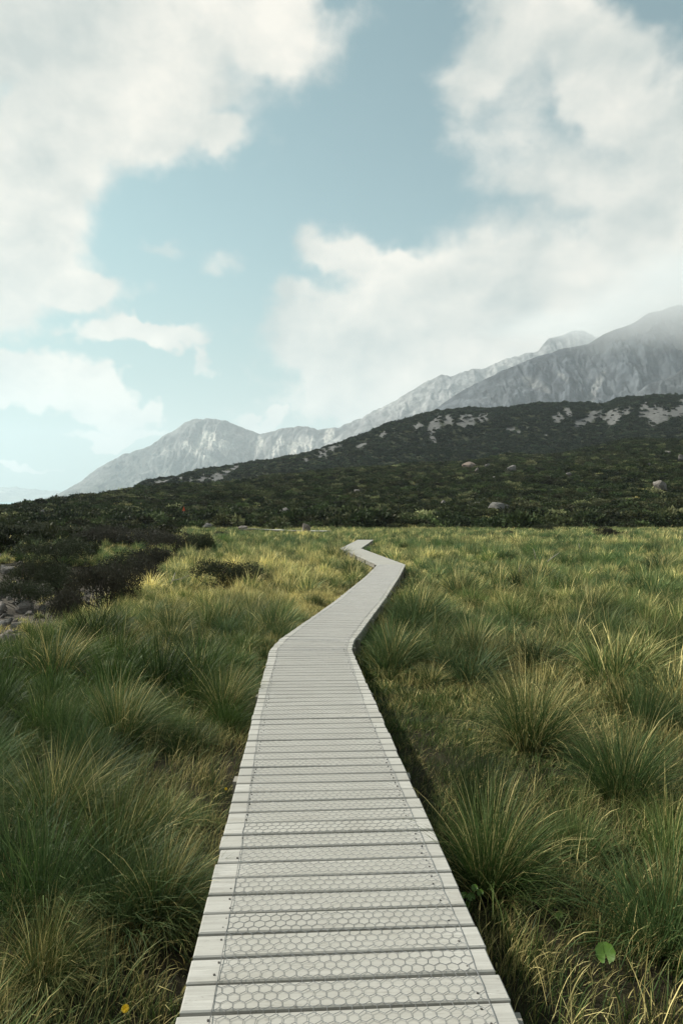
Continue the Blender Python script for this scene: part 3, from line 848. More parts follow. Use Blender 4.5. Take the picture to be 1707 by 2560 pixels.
SHRUBS = [  # photo x, y of the foot, width px, height px, kind (0 = brown-black, 1 = dark green), label
    (160, 1575, 150, 95, 0, 'brown-black shrub right above the stones at left'),
    (245, 1545, 150, 105, 0, 'largest brown-black shrub in the dark row at left'),
    (320, 1500, 130, 80, 0, 'brown-black shrub right of the largest dark one'),
    (300, 1462, 170, 70, 1, 'dark green-black shrub behind the dark row at left'),
    (390, 1440, 130, 65, 0, 'black shrub beside a white stone at left'),
    (440, 1395, 120, 45, 0, 'flat-topped dark shrub in the pale grass left of the middle'),
    (500, 1390, 60, 48, 1, 'small green-black bush at the end of the flat-topped shrub'),
    (228, 1402, 30, 42, 1, 'little upright dark bush in pale grass at left'),
    (465, 1352, 26, 20, 0, 'tiny round dark shrub far out in the left meadow'),
    (560, 1480, 150, 62, 1, 'low spreading dark green bush in golden grass'),
    (130, 1420, 150, 60, 1, 'dark green shrub above the pale gravel at left'),
    (60, 1490, 130, 80, 1, 'very dark shrub at the left edge above the stones'),
    (130, 1490, 150, 70, 1, 'very dark shrub between the left edge and the brown row'),
    (40, 1530, 120, 60, 1, 'dark low shrub at the left edge by the stones'),
    (330, 1370, 150, 40, 0, 'long black shrub at the near edge of the left scrub'),
    (240, 1365, 140, 40, 0, 'black shrub at left joining the long one'),
    (400, 1362, 90, 32, 0, 'black shrub at the right end of the left scrub'),
    (160, 1352, 130, 32, 1, 'dark bush at the foot of the left scrub'),
    (60, 1345, 120, 30, 1, 'dark bush at the far left foot of the scrub'),
    (545, 1344, 42, 13, 0, 'low dark shrub in the far meadow left of the middle'),
    (1525, 1347, 58, 28, 0, 'lone black shrub in the far meadow at right'),
    (1365, 1333, 50, 18, 1, 'dark bush where the far meadow meets the scrub'),
    (1570, 1343, 34, 12, 0, 'small dark shrub right of the lone black one'),
    (1275, 1341, 28, 12, 0, 'tiny dark shrub in the far meadow right of the middle'),
]
shrub_pos = []
for s_ in SHRUBS:
    x, y, z = hit(s_[0], s_[1]); shrub_pos.append((x, y, z)); KEEP.append((x, y, s_[2] / F * y * .36))

STONES = []
for _ in range(120):
    sx = rs.uniform(-60, 150); sy = rs.uniform(1490, 1630)
    if sx > 20 + (1625 - sy) * .9: continue
    STONES.append((sx, sy, rs.uniform(10, 30) if rs.rand() < .75 else rs.uniform(30, 60)))
for _ in range(16): STONES.append((rs.uniform(-40, 90), rs.uniform(1385, 1440), rs.uniform(10, 36)))
stone_pos = [hit(a, b) + (c,) for a, b, c in STONES]
for (x, y, z, w_) in stone_pos: KEEP.append((x, y, w_ / F * y * .5))
for (x, y) in [hit(60, 1600)[:2], hit(20, 1550)[:2], hit(30, 1410)[:2], hit(60, 1420)[:2], hit(5, 1600)[:2]]: KEEP.append((x, y, .8))

for (kx, ky, kd, kr) in ((1518, 2392, 3.0, .13), (1402, 2298, 3.35, .07), (1180, 2215, 3.45, .08), (307, 2537, 2.55, .07)):
    for q in (0., -.14, -.28, -.42):
        d_ = kd + q; KEEP.append(((kx - 853.5) / F * d_, d_, kr))
# thatch and short grass rather than tussocks at the lower right
OPEN = [(.93, 2.75, .50), (.80, 2.35, .42), (1.1, 3.0, .34), (.72, 3.2, .30), (-.90, 2.4, .35)]
# ---- the meadow itself
def meadow_points(r0, r1, dens, seed):
    r = np.random.RandomState(seed)
    A = math.radians(33)
    area = A * (r1 * r1 - r0 * r0)
    n = int(area * dens)
    rr = np.sqrt(r.rand(n) * (r1 * r1 - r0 * r0) + r0 * r0); a = (r.rand(n) * 2 - 1) * A
    # also the strip beside the camera
    X = rr * np.sin(a); Y = rr * np.cos(a)
    return X, Y, r


all_pts = []
for li, (r0, r1, wd) in enumerate(LODS):
    ks = [1.0, 1.15, 1.35, 1.6][li]
    nb = [380, 260, 160, 95][li]; nf = [48, 46, 46, 50][li]
    tl = [blade_mesh('meadow_tussock', GM_I, blades(int(nb * 1.9), .15 * ks, .30 + .05 * (k % 3), .60 + .08 * (k % 4), wd, 1.3 - .15 * (k % 3), .42, .78 - .1 * (k % 2), .95, 100 + 10 * li + k, .10 + .07 * (k % 3), 4 if li < 2 else 3),
                     blades(max(8, nb // 16), .06 * ks, .6, .9, wd * .8, .6, .5, .35, .7, 200 + 10 * li + k, 1.0, 4 if li < 2 else 3)) for k in range(6)]
    fl = [blade_mesh('meadow_fill', GM_I, blades(nf, .17 * ks, .12, .34, wd, .45, .6, .40, 1.0, 300 + 10 * li + k, .5, 4 if li < 2 else 3)) for k in range(4)]
    sh = [blade_mesh('meadow_turf', GM_I, blades(nf + 20, .17 * ks, .06, .20, wd, .8, .3, .6, .8, 400 + 10 * li + k, .45, 3)) for k in range(2)]
    coll = proto_collection('meadow_proto_%d' % li, tl + fl + sh)
    dt = [5.0, 4.2, 2.7, 1.45][li]; df = [26, 18, 9.0, 3.0][li]
    P_, RT, SL, IX, TN = [], [], [], [], []
    for kind, dens in ((0, dt), (1, df), (2, 46 if li < 2 else 0.5)):
        X, Y, r = meadow_points(r0, r1, dens, 900 + li * 3 + kind)
        if kind == 0:      # tussocks keep their distance from each other
            sp_ = [.64, .66, .78, 1.0][li]
            gx, gy = np.meshgrid(np.arange(-r1 * .56, r1 * .56, sp_), np.arange(0, r1, sp_ * .87))
            gx = gx + (np.arange(gx.shape[0]) % 2)[:, None] * sp_ / 2
            X = (gx + r.uniform(-.27, .27, gx.shape) * sp_).ravel(); Y = (gy + r.uniform(-.27, .27, gx.shape) * sp_).ravel()
            mm_ = (np.hypot(X, Y) > r0) & (np.hypot(X, Y) <= r1); X, Y = X[mm_], Y[mm_]
        ddk = deck_dist(X, Y)
        # blades lean to the right: keep a wider gap on the deck's left
        m = (ddk > W2 + (.19, .09, .02)[kind] + (.12 if kind == 0 else 0) * r.rand(len(X)))
        if kind < 2: m &= keep_out(X, Y, .0)
        if kind == 0:
            for (kx, ky, kr) in OPEN: m &= np.hypot(X - kx, Y - ky) > kr
        gz = gully(X, Y); m &= ~((gz > .75) & (r.rand(len(X)) < .93) & (Y < 40))
        tf = turf(X, Y)
        if kind == 0: m &= (r.rand(len(X)) > tf * 1.2)
        lowd = fbm(X / 2.2, Y / 2.2, 2, 71)
        if kind == 0: m &= (lowd > -.45)
        tt, dd_ = polar(X, Y)
        m &= dd_ < 116
        # the deck must stay visible where the photo shows it: shorten what stands right in front of it
        X, Y, tf, lowd = X[m], Y[m], tf[m], lowd[m]; n = len(X)
        Z = terr(X, Y)
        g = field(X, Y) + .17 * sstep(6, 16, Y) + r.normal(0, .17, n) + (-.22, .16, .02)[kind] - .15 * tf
        hgt = (.80 + .35 * lowd + r.normal(0, .17, n)) if kind == 0 else (.82 + .25 * lowd + r.normal(0, .14, n))
        near = sstep(.5, 1.25, ddk[m]); hgt = hgt * (.68 + .32 * near)
        hgt = np.clip(hgt, .3, 1.25)
        ix = r.randint(0, 6, n) if kind == 0 else r.randint(6, 10, n)
        if kind: ix = np.where((tf > r.rand(n) * .9) | ((kind == 2) & ((r.rand(n) < .5) | ~keep_out(X, Y, .06))), 10 + r.randint(0, 2, n), ix)
        rz = r.normal(0, .55, n)
        P_.append(np.stack([X, Y, Z], 1)); RT.append(np.stack([r.normal(0, .06, n), r.normal(0, .06, n), rz], 1))
        wsc = ks * np.clip(.9 + r.normal(0, .15, n), .6, 1.3) * np.clip(hgt, .6, 1.1) / ks
        SL.append(np.stack([wsc, wsc, hgt], 1)); IX.append(ix)
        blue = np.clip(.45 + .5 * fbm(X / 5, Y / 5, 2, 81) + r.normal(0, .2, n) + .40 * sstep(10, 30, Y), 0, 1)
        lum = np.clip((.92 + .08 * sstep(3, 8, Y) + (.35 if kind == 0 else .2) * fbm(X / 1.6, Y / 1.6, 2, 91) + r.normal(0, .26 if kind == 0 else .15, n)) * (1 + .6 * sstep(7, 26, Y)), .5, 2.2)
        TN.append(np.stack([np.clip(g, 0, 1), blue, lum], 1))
    nm_ = 'meadow_grass'
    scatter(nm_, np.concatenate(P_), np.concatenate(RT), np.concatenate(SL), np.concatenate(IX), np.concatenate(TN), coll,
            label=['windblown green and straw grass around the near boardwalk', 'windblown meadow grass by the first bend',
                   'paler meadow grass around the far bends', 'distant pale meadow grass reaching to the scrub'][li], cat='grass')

# ---- individual tussocks
TM = []
for lod, (wd, nb) in enumerate(((.0042, 1100), (.0075, 700), (.014, 380))):
    TM.append([(blade_mesh('leaf_blades', GM_O, blades(nb, .17, .55, 1.0, wd, 1.15, .45, .62, .95, 500 + 10 * lod + k, .16, 5)),
                blade_mesh('seed_stalks', GM_O, blades(nb // 16, .12, .85, 1.15, wd * .8, .7, .5, .35, .8, 600 + 10 * lod + k, 1.0, 5)),
                blade_mesh('dead_leaves', GM_O, blades(nb // 7, .22, .3, .6, wd, 1.4, .2, .9, .9, 700 + 10 * lod + k, 1.0, 4))) for k in range(3)])
for i, (t_, (x, y, z, rad)) in enumerate(zip(TUSS, tuss_pos)):
    lod = 0 if y < 8 else 1 if y < 20 else 2
    k = rad / .56
    root = link('tussock', None, label=t_[5], cat='tussock', group='big tussocks in the meadow', loc=(x, y, z), rot=(0, 0, rs.normal(0, .4)), scale=(k, k, min(k, 1.15) * (.9 if y > 20 else 1)))
    for nm_, me in zip(('leaf_blades', 'seed_stalks', 'dead_leaves'), TM[lod][i % 3]):
        o = link(nm_, me, root); o.color = (t_[3] + (.45 if nm_ != 'leaf_blades' else 0), t_[4], .95, 1)

# ---------------------------------------------------------------- shrubs
def leaf_material(name, instancer, cols):
    m, T = material(name)
    bc = T.n('ShaderNodeAttribute', attribute_name='bc'); sb = T.n('ShaderNodeSeparateColor', ins={0: bc.outputs['Color']})
    if instancer:
        tn = T.n('ShaderNodeAttribute', attribute_name='tint', attribute_type='INSTANCER'); ts = T.n('ShaderNodeSeparateXYZ', ins={0: tn.outputs['Vector']})
    else:
        oi = T.n('ShaderNodeObjectInfo'); ts = T.n('ShaderNodeSeparateColor', ins={0: oi.outputs['Color']})
    k, warm, lum = ts.outputs
    c = T.mix(k, cols[0], cols[1]); c = T.mix(T.rng(k, .72, .98), c, cols[2]); c = T.mix(T.math('MULTIPLY', warm, .6), c, cols[3])
    v = T.math('MULTIPLY', T.math('MULTIPLY_ADD', sb.outputs[0], .9, .55), lum)
    c = T.mix(1., c, T.n('ShaderNodeCombineXYZ', ins={0: v, 1: v, 2: v}).outputs[0], 'MULTIPLY')
    finish(T, c, .65, .12, transl=.15)
    return m


LM_I = leaf_material('scrub_leaves', True, [(.020, .034, .012, 1), (.044, .062, .020, 1), (.14, .15, .07, 1), (.045, .038, .018, 1)])
LM_O = leaf_material('shrub_leaves', False, [(.030, .028, .023, 1), (.030, .044, .018, 1), (.05, .06, .025, 1), (.03, .024, .014, 1)])
bk, T = material('dark_twig_bark'); co = T.n('ShaderNodeTexCoord'); n = T.noise(co.outputs['Object'], 30, 4, .6)
finish(T, T.mix(n, (.02, .017, .014, 1), (.06, .05, .042, 1)), .9, .1)


def bush_mesh(name, mat, n, size, seed, lumps=7, flat=.75, elong=1.6):
    """leaf sprays spread over a lumpy crown of unit half-width"""
    r = np.random.RandomState(seed)
    cen = np.stack([r.uniform(-.6, .6, lumps), r.uniform(-.6, .6, lumps), r.uniform(.15, .62, lumps) * flat], 1); cen[0] = (0, 0, .45 * flat)
    rr = r.uniform(.28, .52, lumps)
    k = r.randint(0, lumps, n)
    v = r.normal(size=(n, 3)); v /= np.linalg.norm(v, axis=1)[:, None]; v[:, 2] = np.abs(v[:, 2]) * 1.0 - .25 * (r.rand(n) < .5)
    rad = rr[k] * (.55 + .5 * r.rand(n) ** .5)
    p = cen[k] + v * rad[:, None] * np.array([1, 1, flat]); p[:, 2] = np.maximum(p[:, 2], .02)
    d = v + r.normal(0, .55, (n, 3)) + np.array([0, 0, .35]); d /= np.linalg.norm(d, axis=1)[:, None]
    q = np.cross(d, r.normal(size=(n, 3))); q /= np.linalg.norm(q, axis=1)[:, None]
    s = size * (.6 + .8 * r.rand(n))[:, None]
    V = np.stack([p, p + d * s * elong * .5 + q * s * .45, p + d * s * elong, p + d * s * elong * .45 - q * s * .45], 1).reshape(-1, 3)
    Q = np.arange(4 * n).reshape(-1, 4)
    rv = np.clip(r.rand(n) * .8 + .2 * r.rand(lumps)[k], 0, 1)
    bc = np.repeat(np.stack([rv, rv, rv, np.ones(n)], 1), 4, axis=0)
    return mesh_np(name, V, Q, None, mat, False, {'bc': ('FLOAT_COLOR', bc)})


def twig_mesh(name, n, seed, r0=.02):
    r = np.random.RandomState(seed); A = []; B = []
    for i in range(n):
        a = r.rand() * 6.283; e = r.uniform(.35, 1.3); p = np.array([r.normal(0, .05), r.normal(0, .05), -.05]); L = r.uniform(.5, .95)
        d = np.array([math.cos(a) * math.cos(e), math.sin(a) * math.cos(e), math.sin(e) * .85])
        for s in range(4):
            q = p + d * L / 4; A.append(p); B.append(q); p = q; d = d + r.normal(0, .22, 3); d /= np.linalg.norm(d)
    V, Q = wire_tubes(A, B, r0)
    return mesh_np(name, V, Q, None, bk)


NEARB = [bush_mesh('foliage', LM_O, 7500, .022, 800 + k, 15, .85, 2.4) for k in range(4)]
TWIG = [twig_mesh('branches', 16, 820 + k, .012) for k in range(2)]
for i, (s_, (x, y, z)) in enumerate(zip(SHRUBS, shrub_pos)):
    hw = s_[2] / F * y / 2 * 1.3; hh = s_[3] / F * y * 1.3
    root = link('shrub', None, label=s_[5], cat='shrub', group='dark shrubs standing in the meadow', loc=(x, y + hw * .5, float(terr(x, y + hw * .5)) - .03), rot=(0, 0, rs.uniform(-.6, .6)),
                scale=(hw, hw * .8, hh / .9))
    o = link('foliage', NEARB[i % 4], root); o.color = (.6 if s_[4] else .12, .4 * rs.rand(), 1.35, 1)
    link('branches', TWIG[i % 2], root)

# the scrub on the hillside, one mass
SB = [bush_mesh('scrub', LM_I, 420, .13, 840 + k, 8, .8) for k in range(5)]
coll = proto_collection('scrub_proto', SB)
LM_R = leaf_material('ridge_scrub_leaves', True, [(.016, .028, .018, 1), (.042, .060, .032, 1), (.11, .125, .062, 1), (.036, .036, .022, 1)])
SBF = [bush_mesh('ridge_scrub', LM_R, 150, .24, 860 + k, 6, .8) for k in range(4)]
collf = proto_collection('ridge_scrub_proto', SBF)

BOULD = [  # photo x, y (centre), w px, h px, colour warm, label
    (108, 1279, 16, 9, .2, 'small pale boulder on the scrub slope at far left'),
    (359, 1297, 26, 17, .3, 'pointed grey boulder in the scrub left of the middle'),
    (518, 1314, 36, 14, .1, 'flat grey boulder where scrub meets meadow at left'),
    (608, 1319, 22, 11, .35, 'rounded whitish boulder at the end of the distant boardwalk'),
    (708, 1279, 36, 22, .15, 'pyramid-shaped grey boulder in the scrub above the distant boardwalk'),
    (764, 1321, 24, 24, .5, 'upright brownish boulder at the right end of the distant boardwalk'),
    (793, 1284, 9, 12, .1, 'small upright grey rock right of the pyramid boulder'),
    (945, 1280, 18, 9, .5, 'small brownish rock in the scrub above the last bend'),
    (1172, 1160, 36, 18, .9, 'pinkish boulder on the crest of the scrub slope'),
    (1191, 1174, 12, 11, .4, 'little pale rock below the pinkish boulder'),
    (1216, 1163, 15, 10, .1, 'small grey rock right of the pinkish boulder'),
    (1277, 1169, 30, 11, .2, 'long flat grey rock on the slope right of the pinkish boulder'),
    (1421, 1185, 17, 9, .15, 'small grey rock in the middle of the right slope'),
    (1648, 1212, 46, 28, .3, 'big craggy dark boulder on the slope near the right edge'),
    (1243, 1265, 62, 18, .1, 'wide broken grey outcrop just above the meadow'),
    (1197, 1259, 26, 11, .1, 'grey rock left of the wide outcrop'),
    (1107, 1255, 14, 10, .2, 'dim grey rock low on the slope left of the outcrop'),
    (893, 1226, 15, 9, .2, 'small rock on the slope above the last bend'),
    (924, 1241, 9, 7, .1, 'tiny pale rock on the slope above the last bend'),
    (1621, 1162, 14, 9, .1, 'small pale rock high on the slope at right'),
    (1667, 1131, 16, 10, .2, 'grey rock near the top of the slope at right'),
    (1700, 1143, 16, 14, .2, 'grey rock cut off by the right edge'),
    (600, 1272, 14, 6, .2, 'low pale rock left of the pyramid boulder'),
    (1332, 1262, 12, 6, .1, 'small grey rock right of the wide outcrop'),
    (1235, 1193, 9, 6, .1, 'tiny white rock below the long flat one'),
    (240, 1288, 12, 7, .3, 'tiny rock between the two left boulders'),
]
b_pos = []
for b in BOULD:
    x, y, z = hit(b[0], b[1] + b[3] * .5, .3); b_pos.append((x, y, z))


def scrub_points(dlo, dhi, n, seed, grow):
    r = np.random.RandomState(seed)
    u = r.rand(n); d = (dlo ** grow + u * (dhi ** grow - dlo ** grow)) ** (1 / grow)
    t = r.uniform(-.60, .62, n)
    X = t * d; Y = d
    return X, Y, r


def clear_rocks(X, Y):
    m = np.ones(len(X), bool)
    tx = X / Y
    for (b, (bx_, by_, bz_)) in zip(BOULD, b_pos):
        hw = b[2] / F * .62
        m &= ~((np.abs(tx - bx_ / by_) < hw) & (Y > by_ - max(4.5, by_ * .035)) & (Y < by_ + b[2] / F * by_ * .8))
    return m


X, Y, r = scrub_points(92, 430, 54000, 31, 1.7)
foot = 112 + 10 * fbm((853.5 + X / Y * F) / 170, X * 0, 2, 3) + 2.5 * fbm(X / 6, Y / 6, 2, 33)
patch = fbm(X / 14, Y / 22, 3, 35)
isl = fbm(X / 5, Y / 7, 2, 34)
m = ((Y > foot) | ((Y > foot - 16) & (isl > .42) & (X / Y < .35))) & clear_rocks(X, Y) & ~((patch > .34) & (r.rand(len(X)) < .75))
ax_, ay_ = (X - ax) , (Y - ay)
m &= ~((X > ax - 5) & (X < bx + 5) & (Y < max(ay, by) + 4))
ledge = lambda X, Y: (np.abs(Y - foot - 13 - 5 * fbm(X / 25, X * 0, 2, 77)) < 2.4) & (853.5 + X / Y * F > 1120)
m &= ~(ledge(X, Y) & (r.rand(len(X)) < .9))
X, Y, patch = X[m], Y[m], patch[m]; n = len(X); Z = terr(X, Y)
size = np.clip(r.lognormal(-.05, .42, n), .4, 2.4) * (1 + .35 * sstep(150, 110, Y) + .25 * sstep(200, 400, Y))
hh = size * r.uniform(.75, 1.15, n)
k = np.clip(r.beta(1.6, 2.6, n) + .25 * fbm(X / 30, Y / 40, 2, 37) + .2 * (patch > .25) + (r.rand(n) < .11) * .6 - .12 * sstep(.1, .4, X / Y), 0, 1)
scatter('scrubland', np.stack([X, Y, Z - .1], 1), np.stack([r.normal(0, .08, n), r.normal(0, .08, n), r.rand(n) * 6.283], 1), np.stack([size, size, hh], 1), r.randint(0, 5, n),
        np.stack([k, r.rand(n) ** 2, np.clip(r.lognormal(0, .38, n), .4, 2.4)], 1), coll, label='dense dark scrub covering the slope behind the meadow', cat='scrub')
# the dark bank that runs from the left edge back to the hill
X, Y, r = scrub_points(24, 112, 9000, 61, 1.5)
Z = terr(X, Y); px = 853.5 + F * X / Y; py = YH - F * (Z - H) / Y
lim = np.interp(px, [-400, 0, 110, 200, 300, 400, 440, 470], [1440, 1405, 1385, 1372, 1364, 1358, 1345, 1300]) + 16 * fbm(X / 3, Y / 5, 3, 65)
hole = (np.abs(py - 1372) < 7) & (px < 150)
m = (py < lim) & (px < 470) & ~hole & (fbm(X / 4, Y / 6, 2, 66) > -.42)
X, Y, Z = X[m], Y[m], Z[m]; n = len(X)
size = np.clip(r.lognormal(-.55, .35, n), .3, 1.2); hh = size * r.uniform(.8, 1.3, n)
scatter('bank_scrub', np.stack([X, Y, Z - .05], 1), np.stack([r.normal(0, .1, n), r.normal(0, .1, n), r.rand(n) * 6.283], 1), np.stack([size, size, hh], 1), r.randint(0, 5, n),
        np.stack([np.clip(r.beta(1.2, 4, n), 0, 1), r.rand(n), np.clip(r.lognormal(-.45, .3, n), .3, 1.3)], 1), coll, label='dark scrub bank running back to the hill at left', cat='scrub')
# pale tussock grass showing between the bushes
X, Y, r = scrub_points(108, 420, 14000, 41, 1.7)
patch = fbm(X / 14, Y / 22, 3, 35)
foot = 112 + 10 * fbm((853.5 + X / Y * F) / 170, X * 0, 2, 3)
m = ((patch > .22) | ledge(X, Y)) & (Y > foot) & clear_rocks(X, Y); X, Y = X[m], Y[m]; n = len(X); Z = terr(X, Y)
gl = [blade_mesh('slope_grass', GM_I, blades(46, .5, .5, .9, .09, .9, .5, .4, .9, 950 + k, .4, 3)) for k in range(3)]
scatter('slope_grass', np.stack([X, Y, Z], 1), np.stack([X * 0, X * 0, r.normal(0, .5, n)], 1), np.stack([X * 0 + 1.3, X * 0 + 1.3, .7 + .6 * r.rand(n)], 1), r.randint(0, 3, n),
        np.stack([np.clip(r.normal(.45, .2, n), 0, 1), r.rand(n) * .6, np.clip(r.normal(1., .15, n), .6, 1.4)], 1), proto_collection('slope_grass_proto', gl),
        label='pale grass in gaps of the hillside scrub', cat='grass')
# the ridge
X, Y, r = scrub_points(400, 900, 70000, 51, 1.8)
Z = terr(X, Y); px = 853.5 + X / Y * F
m = (scree_mask(X, Y, Z) < .30 + .25 * r.rand(len(X)) + (r.rand(len(X)) < .10)) & (Y < np.interp(px, [0, 330, 860, 1300, 1707], [560, 620, 760, 820, 800]) + 25)
m &= px > 150
X, Y, Z, px = X[m], Y[m], Z[m], px[m]; n = len(X)
size = np.clip(r.lognormal(.45, .35, n), .8, 3.6); hh = size * r.uniform(.6, 1.0, n)
k = np.clip(r.beta(1.8, 2.6, n) * .9 + .25 * fbm(X / 60, Y / 60, 3, 57) + .22 * sstep(1000, 600, px) - .12 * sstep(1000, 1400, px), 0, 1)
scatter('ridge_scrubland', np.stack([X, Y, Z - .3], 1), np.stack([r.normal(0, .08, n), r.normal(0, .08, n), r.rand(n) * 6.283], 1), np.stack([size, size, hh], 1), r.randint(0, 4, n),
        np.stack([k, r.rand(n) ** 2 * .8, np.clip(r.lognormal(0, .32, n), .4, 2.2)], 1), collf, label='dark scrub covering the ridge with its grey scree scars', cat='scrub')

# ---------------------------------------------------------------- boulders and stones
def rock_material(name, a, b, lich):
    m, T = material(name)
    co = T.n('ShaderNodeTexCoord'); oi = T.n('ShaderNodeObjectInfo')
    so = T.n('ShaderNodeSeparateColor', ins={0: oi.outputs['Color']})
    p = T.vmath('ADD', co.outputs['Object'], T.vmath('SCALE', oi.outputs['Location']))
    n1 = T.noise(co.outputs['Object'], 2.4, 9, .68, .3); n2 = T.noise(co.outputs['Object'], 7., 5, .6)
    c = T.mix(T.rng(n1, .3, .7), a, b); c = T.mix(T.math('MULTIPLY', so.outputs[0], .75), c, (.24, .18, .145, 1))
    c = T.mix(T.rng(n2, .56, .68, 0, .55), c, lich)
    finish(T, c, .9, .15, T.math('ADD', n1, T.math('MULTIPLY', n2, .4)), .7, .12)
    return m


RM = rock_material('greywacke_rock', (.07, .07, .067, 1), (.20, .197, .187, 1), (.055, .055, .048, 1))
import bmesh
def rock_mesh(name, seed, cuts=11, sub=3):
    r = np.random.RandomState(seed)
    bm = bmesh.new(); bmesh.ops.create_icosphere(bm, subdivisions=sub, radius=1.0)
    P3 = np.array([v.co[:] for v in bm.verts]); N3 = r.normal(size=(cuts, 3)); N3 /= np.linalg.norm(N3, axis=1)[:, None]
    off_ = r.uniform(.55, .95, cuts)
    dt = P3 @ N3.T
    rad = np.min(np.where(dt > .05, off_[None] / np.maximum(dt, .05), 9), axis=1); rad = np.minimum(rad, 1.15)
    q = P3 * rad[:, None]
    q *= (1 + .09 * fbm(P3[:, 0] * 2 + seed, P3[:, 1] * 2 + P3[:, 2] * 1.7, 3, seed))[:, None]
    for v, c in zip(bm.verts, q): v.co = c
    me = bpy.data.meshes.new(name); bm.to_mesh(me); bm.free(); me.materials.append(RM)
    return me


ROCKS = [rock_mesh('boulder', 10 + k) for k in range(7)]
for i, (b, (x, y, z)) in enumerate(zip(BOULD, b_pos)):
    w_, h_ = b[2] / F * y * .54, b[3] / F * y * .92
    o = link('boulder', ROCKS[i % 7], label=b[5], cat='boulder', group='boulders on the scrub slope', loc=(x, y, z + h_ * .32 + .35), rot=(rs.uniform(-.2, .2), rs.uniform(-.2, .2), rs.rand() * 6.28), scale=(w_, w_ * .8, h_ * .75))
    o.color = (b[4], 0, 0, 1)
for i, (x, y, z, wpx) in enumerate(stone_pos):
    w_ = wpx / F * y * .55
    far_ = STONES[i][1] < 1450
    lab = ('small stone' if wpx < 22 else 'middling stone' if wpx < 34 else 'big stone') + (' in the pale gravel patch above the dark shrubs at the left edge' if far_ else ' in the heap of grey stones below the dark shrubs at the left edge')
    o = link('stone', ROCKS[(i * 3) % 7], label=lab, cat='stone', group=lab.replace('stone in', 'stones in', 1), loc=(x, y, z + w_ * .18), rot=(rs.rand() * .8, rs.rand() * .8, rs.rand() * 6.28), scale=(w_, w_ * .8, w_ * .6))
    o.color = (rs.rand() * .5, 0, 0, 1)
x, y, z = hit(383, 1476)
o = link('stone', ROCKS[2], label='single white stone lying by the black shrub at left', cat='stone', loc=(x, y, z + .25), rot=(.3, .5, .2), scale=(.10, .08, .16)); o.color = (0, 0, 0, 1)

# ---------------------------------------------------------------- small things
fy, T = material('yellow_petal'); finish(T, (.72, .50, .02, 1), .5, .3, transl=.2)
gs, T = material('green_stem'); finish(T, (.06, .10, .025, 1), .6, .3)
lf, T = material('glossy_round_leaf')
co = T.n('ShaderNodeTexCoord'); n = T.noise(co.outputs['Object'], 20, 4, .6)
finish(T, T.mix(n, (.05, .12, .012, 1), (.11, .20, .026, 1)), .4, .45, n, .2, .004, transl=.25)
dwm, T = material('bleached_dead_wood'); co = T.n('ShaderNodeTexCoord'); n = T.noise(T.n('ShaderNodeMapping', ins={0: co.outputs['Object'], 3: (3, 40, 40)}).outputs[0], 2, 5, .6)
finish(T, T.mix(n, (.17, .15, .125, 1), (.42, .39, .33, 1)), .9, .1, n, .4, .004)


def tube(points, r0, r1, sides=7):
    pts = [np.array(p, float) for p in points]; V = []; Q = []
    for k, p in enumerate(pts):
        d = pts[min(k + 1, len(pts) - 1)] - pts[max(k - 1, 0)]; d /= np.linalg.norm(d)
        a = np.cross(d, [0.13, .3, 1]); a /= np.linalg.norm(a); b = np.cross(d, a)
        r = r0 + (r1 - r0) * k / (len(pts) - 1)
        for s in range(sides):
            an = 2 * math.pi * s / sides; V.append(p + (a * math.cos(an) + b * math.sin(an)) * r)
        if k:
            o = sides * (k - 1); Q += [(o + s, o + (s + 1) % sides, o + sides + (s + 1) % sides, o + sides + s) for s in range(sides)]
    n = len(V); V += [pts[0], pts[-1]]
    Tt = [(n, (s + 1) % sides, s) for s in range(sides)] + [(n + 1, n - sides + s, n - sides + (s + 1) % sides) for s in range(sides)]
    return V, Q, Tt


def at_depth(px, py, d):
    tx, ty = px_dir(px, py); return np.array([tx * d, d, H + ty * d])


def flower_head(r):
    V = []; Tt = []
    for ring, (m, rr, zz) in enumerate(((14, 1., .0), (11, .75, .18), (8, .45, .3))):
        for k in range(m):
            a = 6.283 * k / m + ring * .3; o = len(V)
            V += [(0, 0, zz * r * .6), (rr * r * math.cos(a - .16), rr * r * math.sin(a - .16), zz * r + .12 * r), (1.05 * rr * r * math.cos(a), 1.05 * rr * r * math.sin(a), zz * r + .05 * r), (rr * r * math.cos(a + .16), rr * r * math.sin(a + .16), zz * r + .12 * r)]
            Tt += [(o, o + 1, o + 2), (o, o + 2, o + 3)]
    return V, Tt


for (px_, py_, d_, r_, lab) in [(307, 2537, 2.55, .0135, 'yellow daisy-like flower in dark grass at the bottom left'), (563, 1977, 5.0, .010, 'small yellow flower beside the left edge of the deck'),
                                (1175, 1826, 6.6, .011, 'small yellow flower in the grass right of the deck'), (1361, 1855, 6.5, .012, 'yellow flower in the pale grass at right'),
                                (174, 1677, 9.2, .012, 'tiny yellow flower in the grass at left')]:
    p_ = at_depth(px_, py_, d_)
    gz_ = float(terr(p_[0], p_[1]))
    root = link('yellow_flower', None, label=lab, cat='flower', group='yellow flowers in the meadow', loc=(p_[0], p_[1], gz_))
    hh_ = p_[2] - gz_
    V, Q, Tt = tube([(0, .03, -.02), (.005, .02, hh_ * .5), (0, 0, hh_)], .0016, .0012, 5)
    link('stem', mesh_np('stem', V, Q, Tt, gs), root)
    V, Tt = flower_head(r_)
    link('flower_head', mesh_np('flower_head', V, None, Tt, fy), root, loc=(0, 0, hh_), rot=(.9, .15, 0))


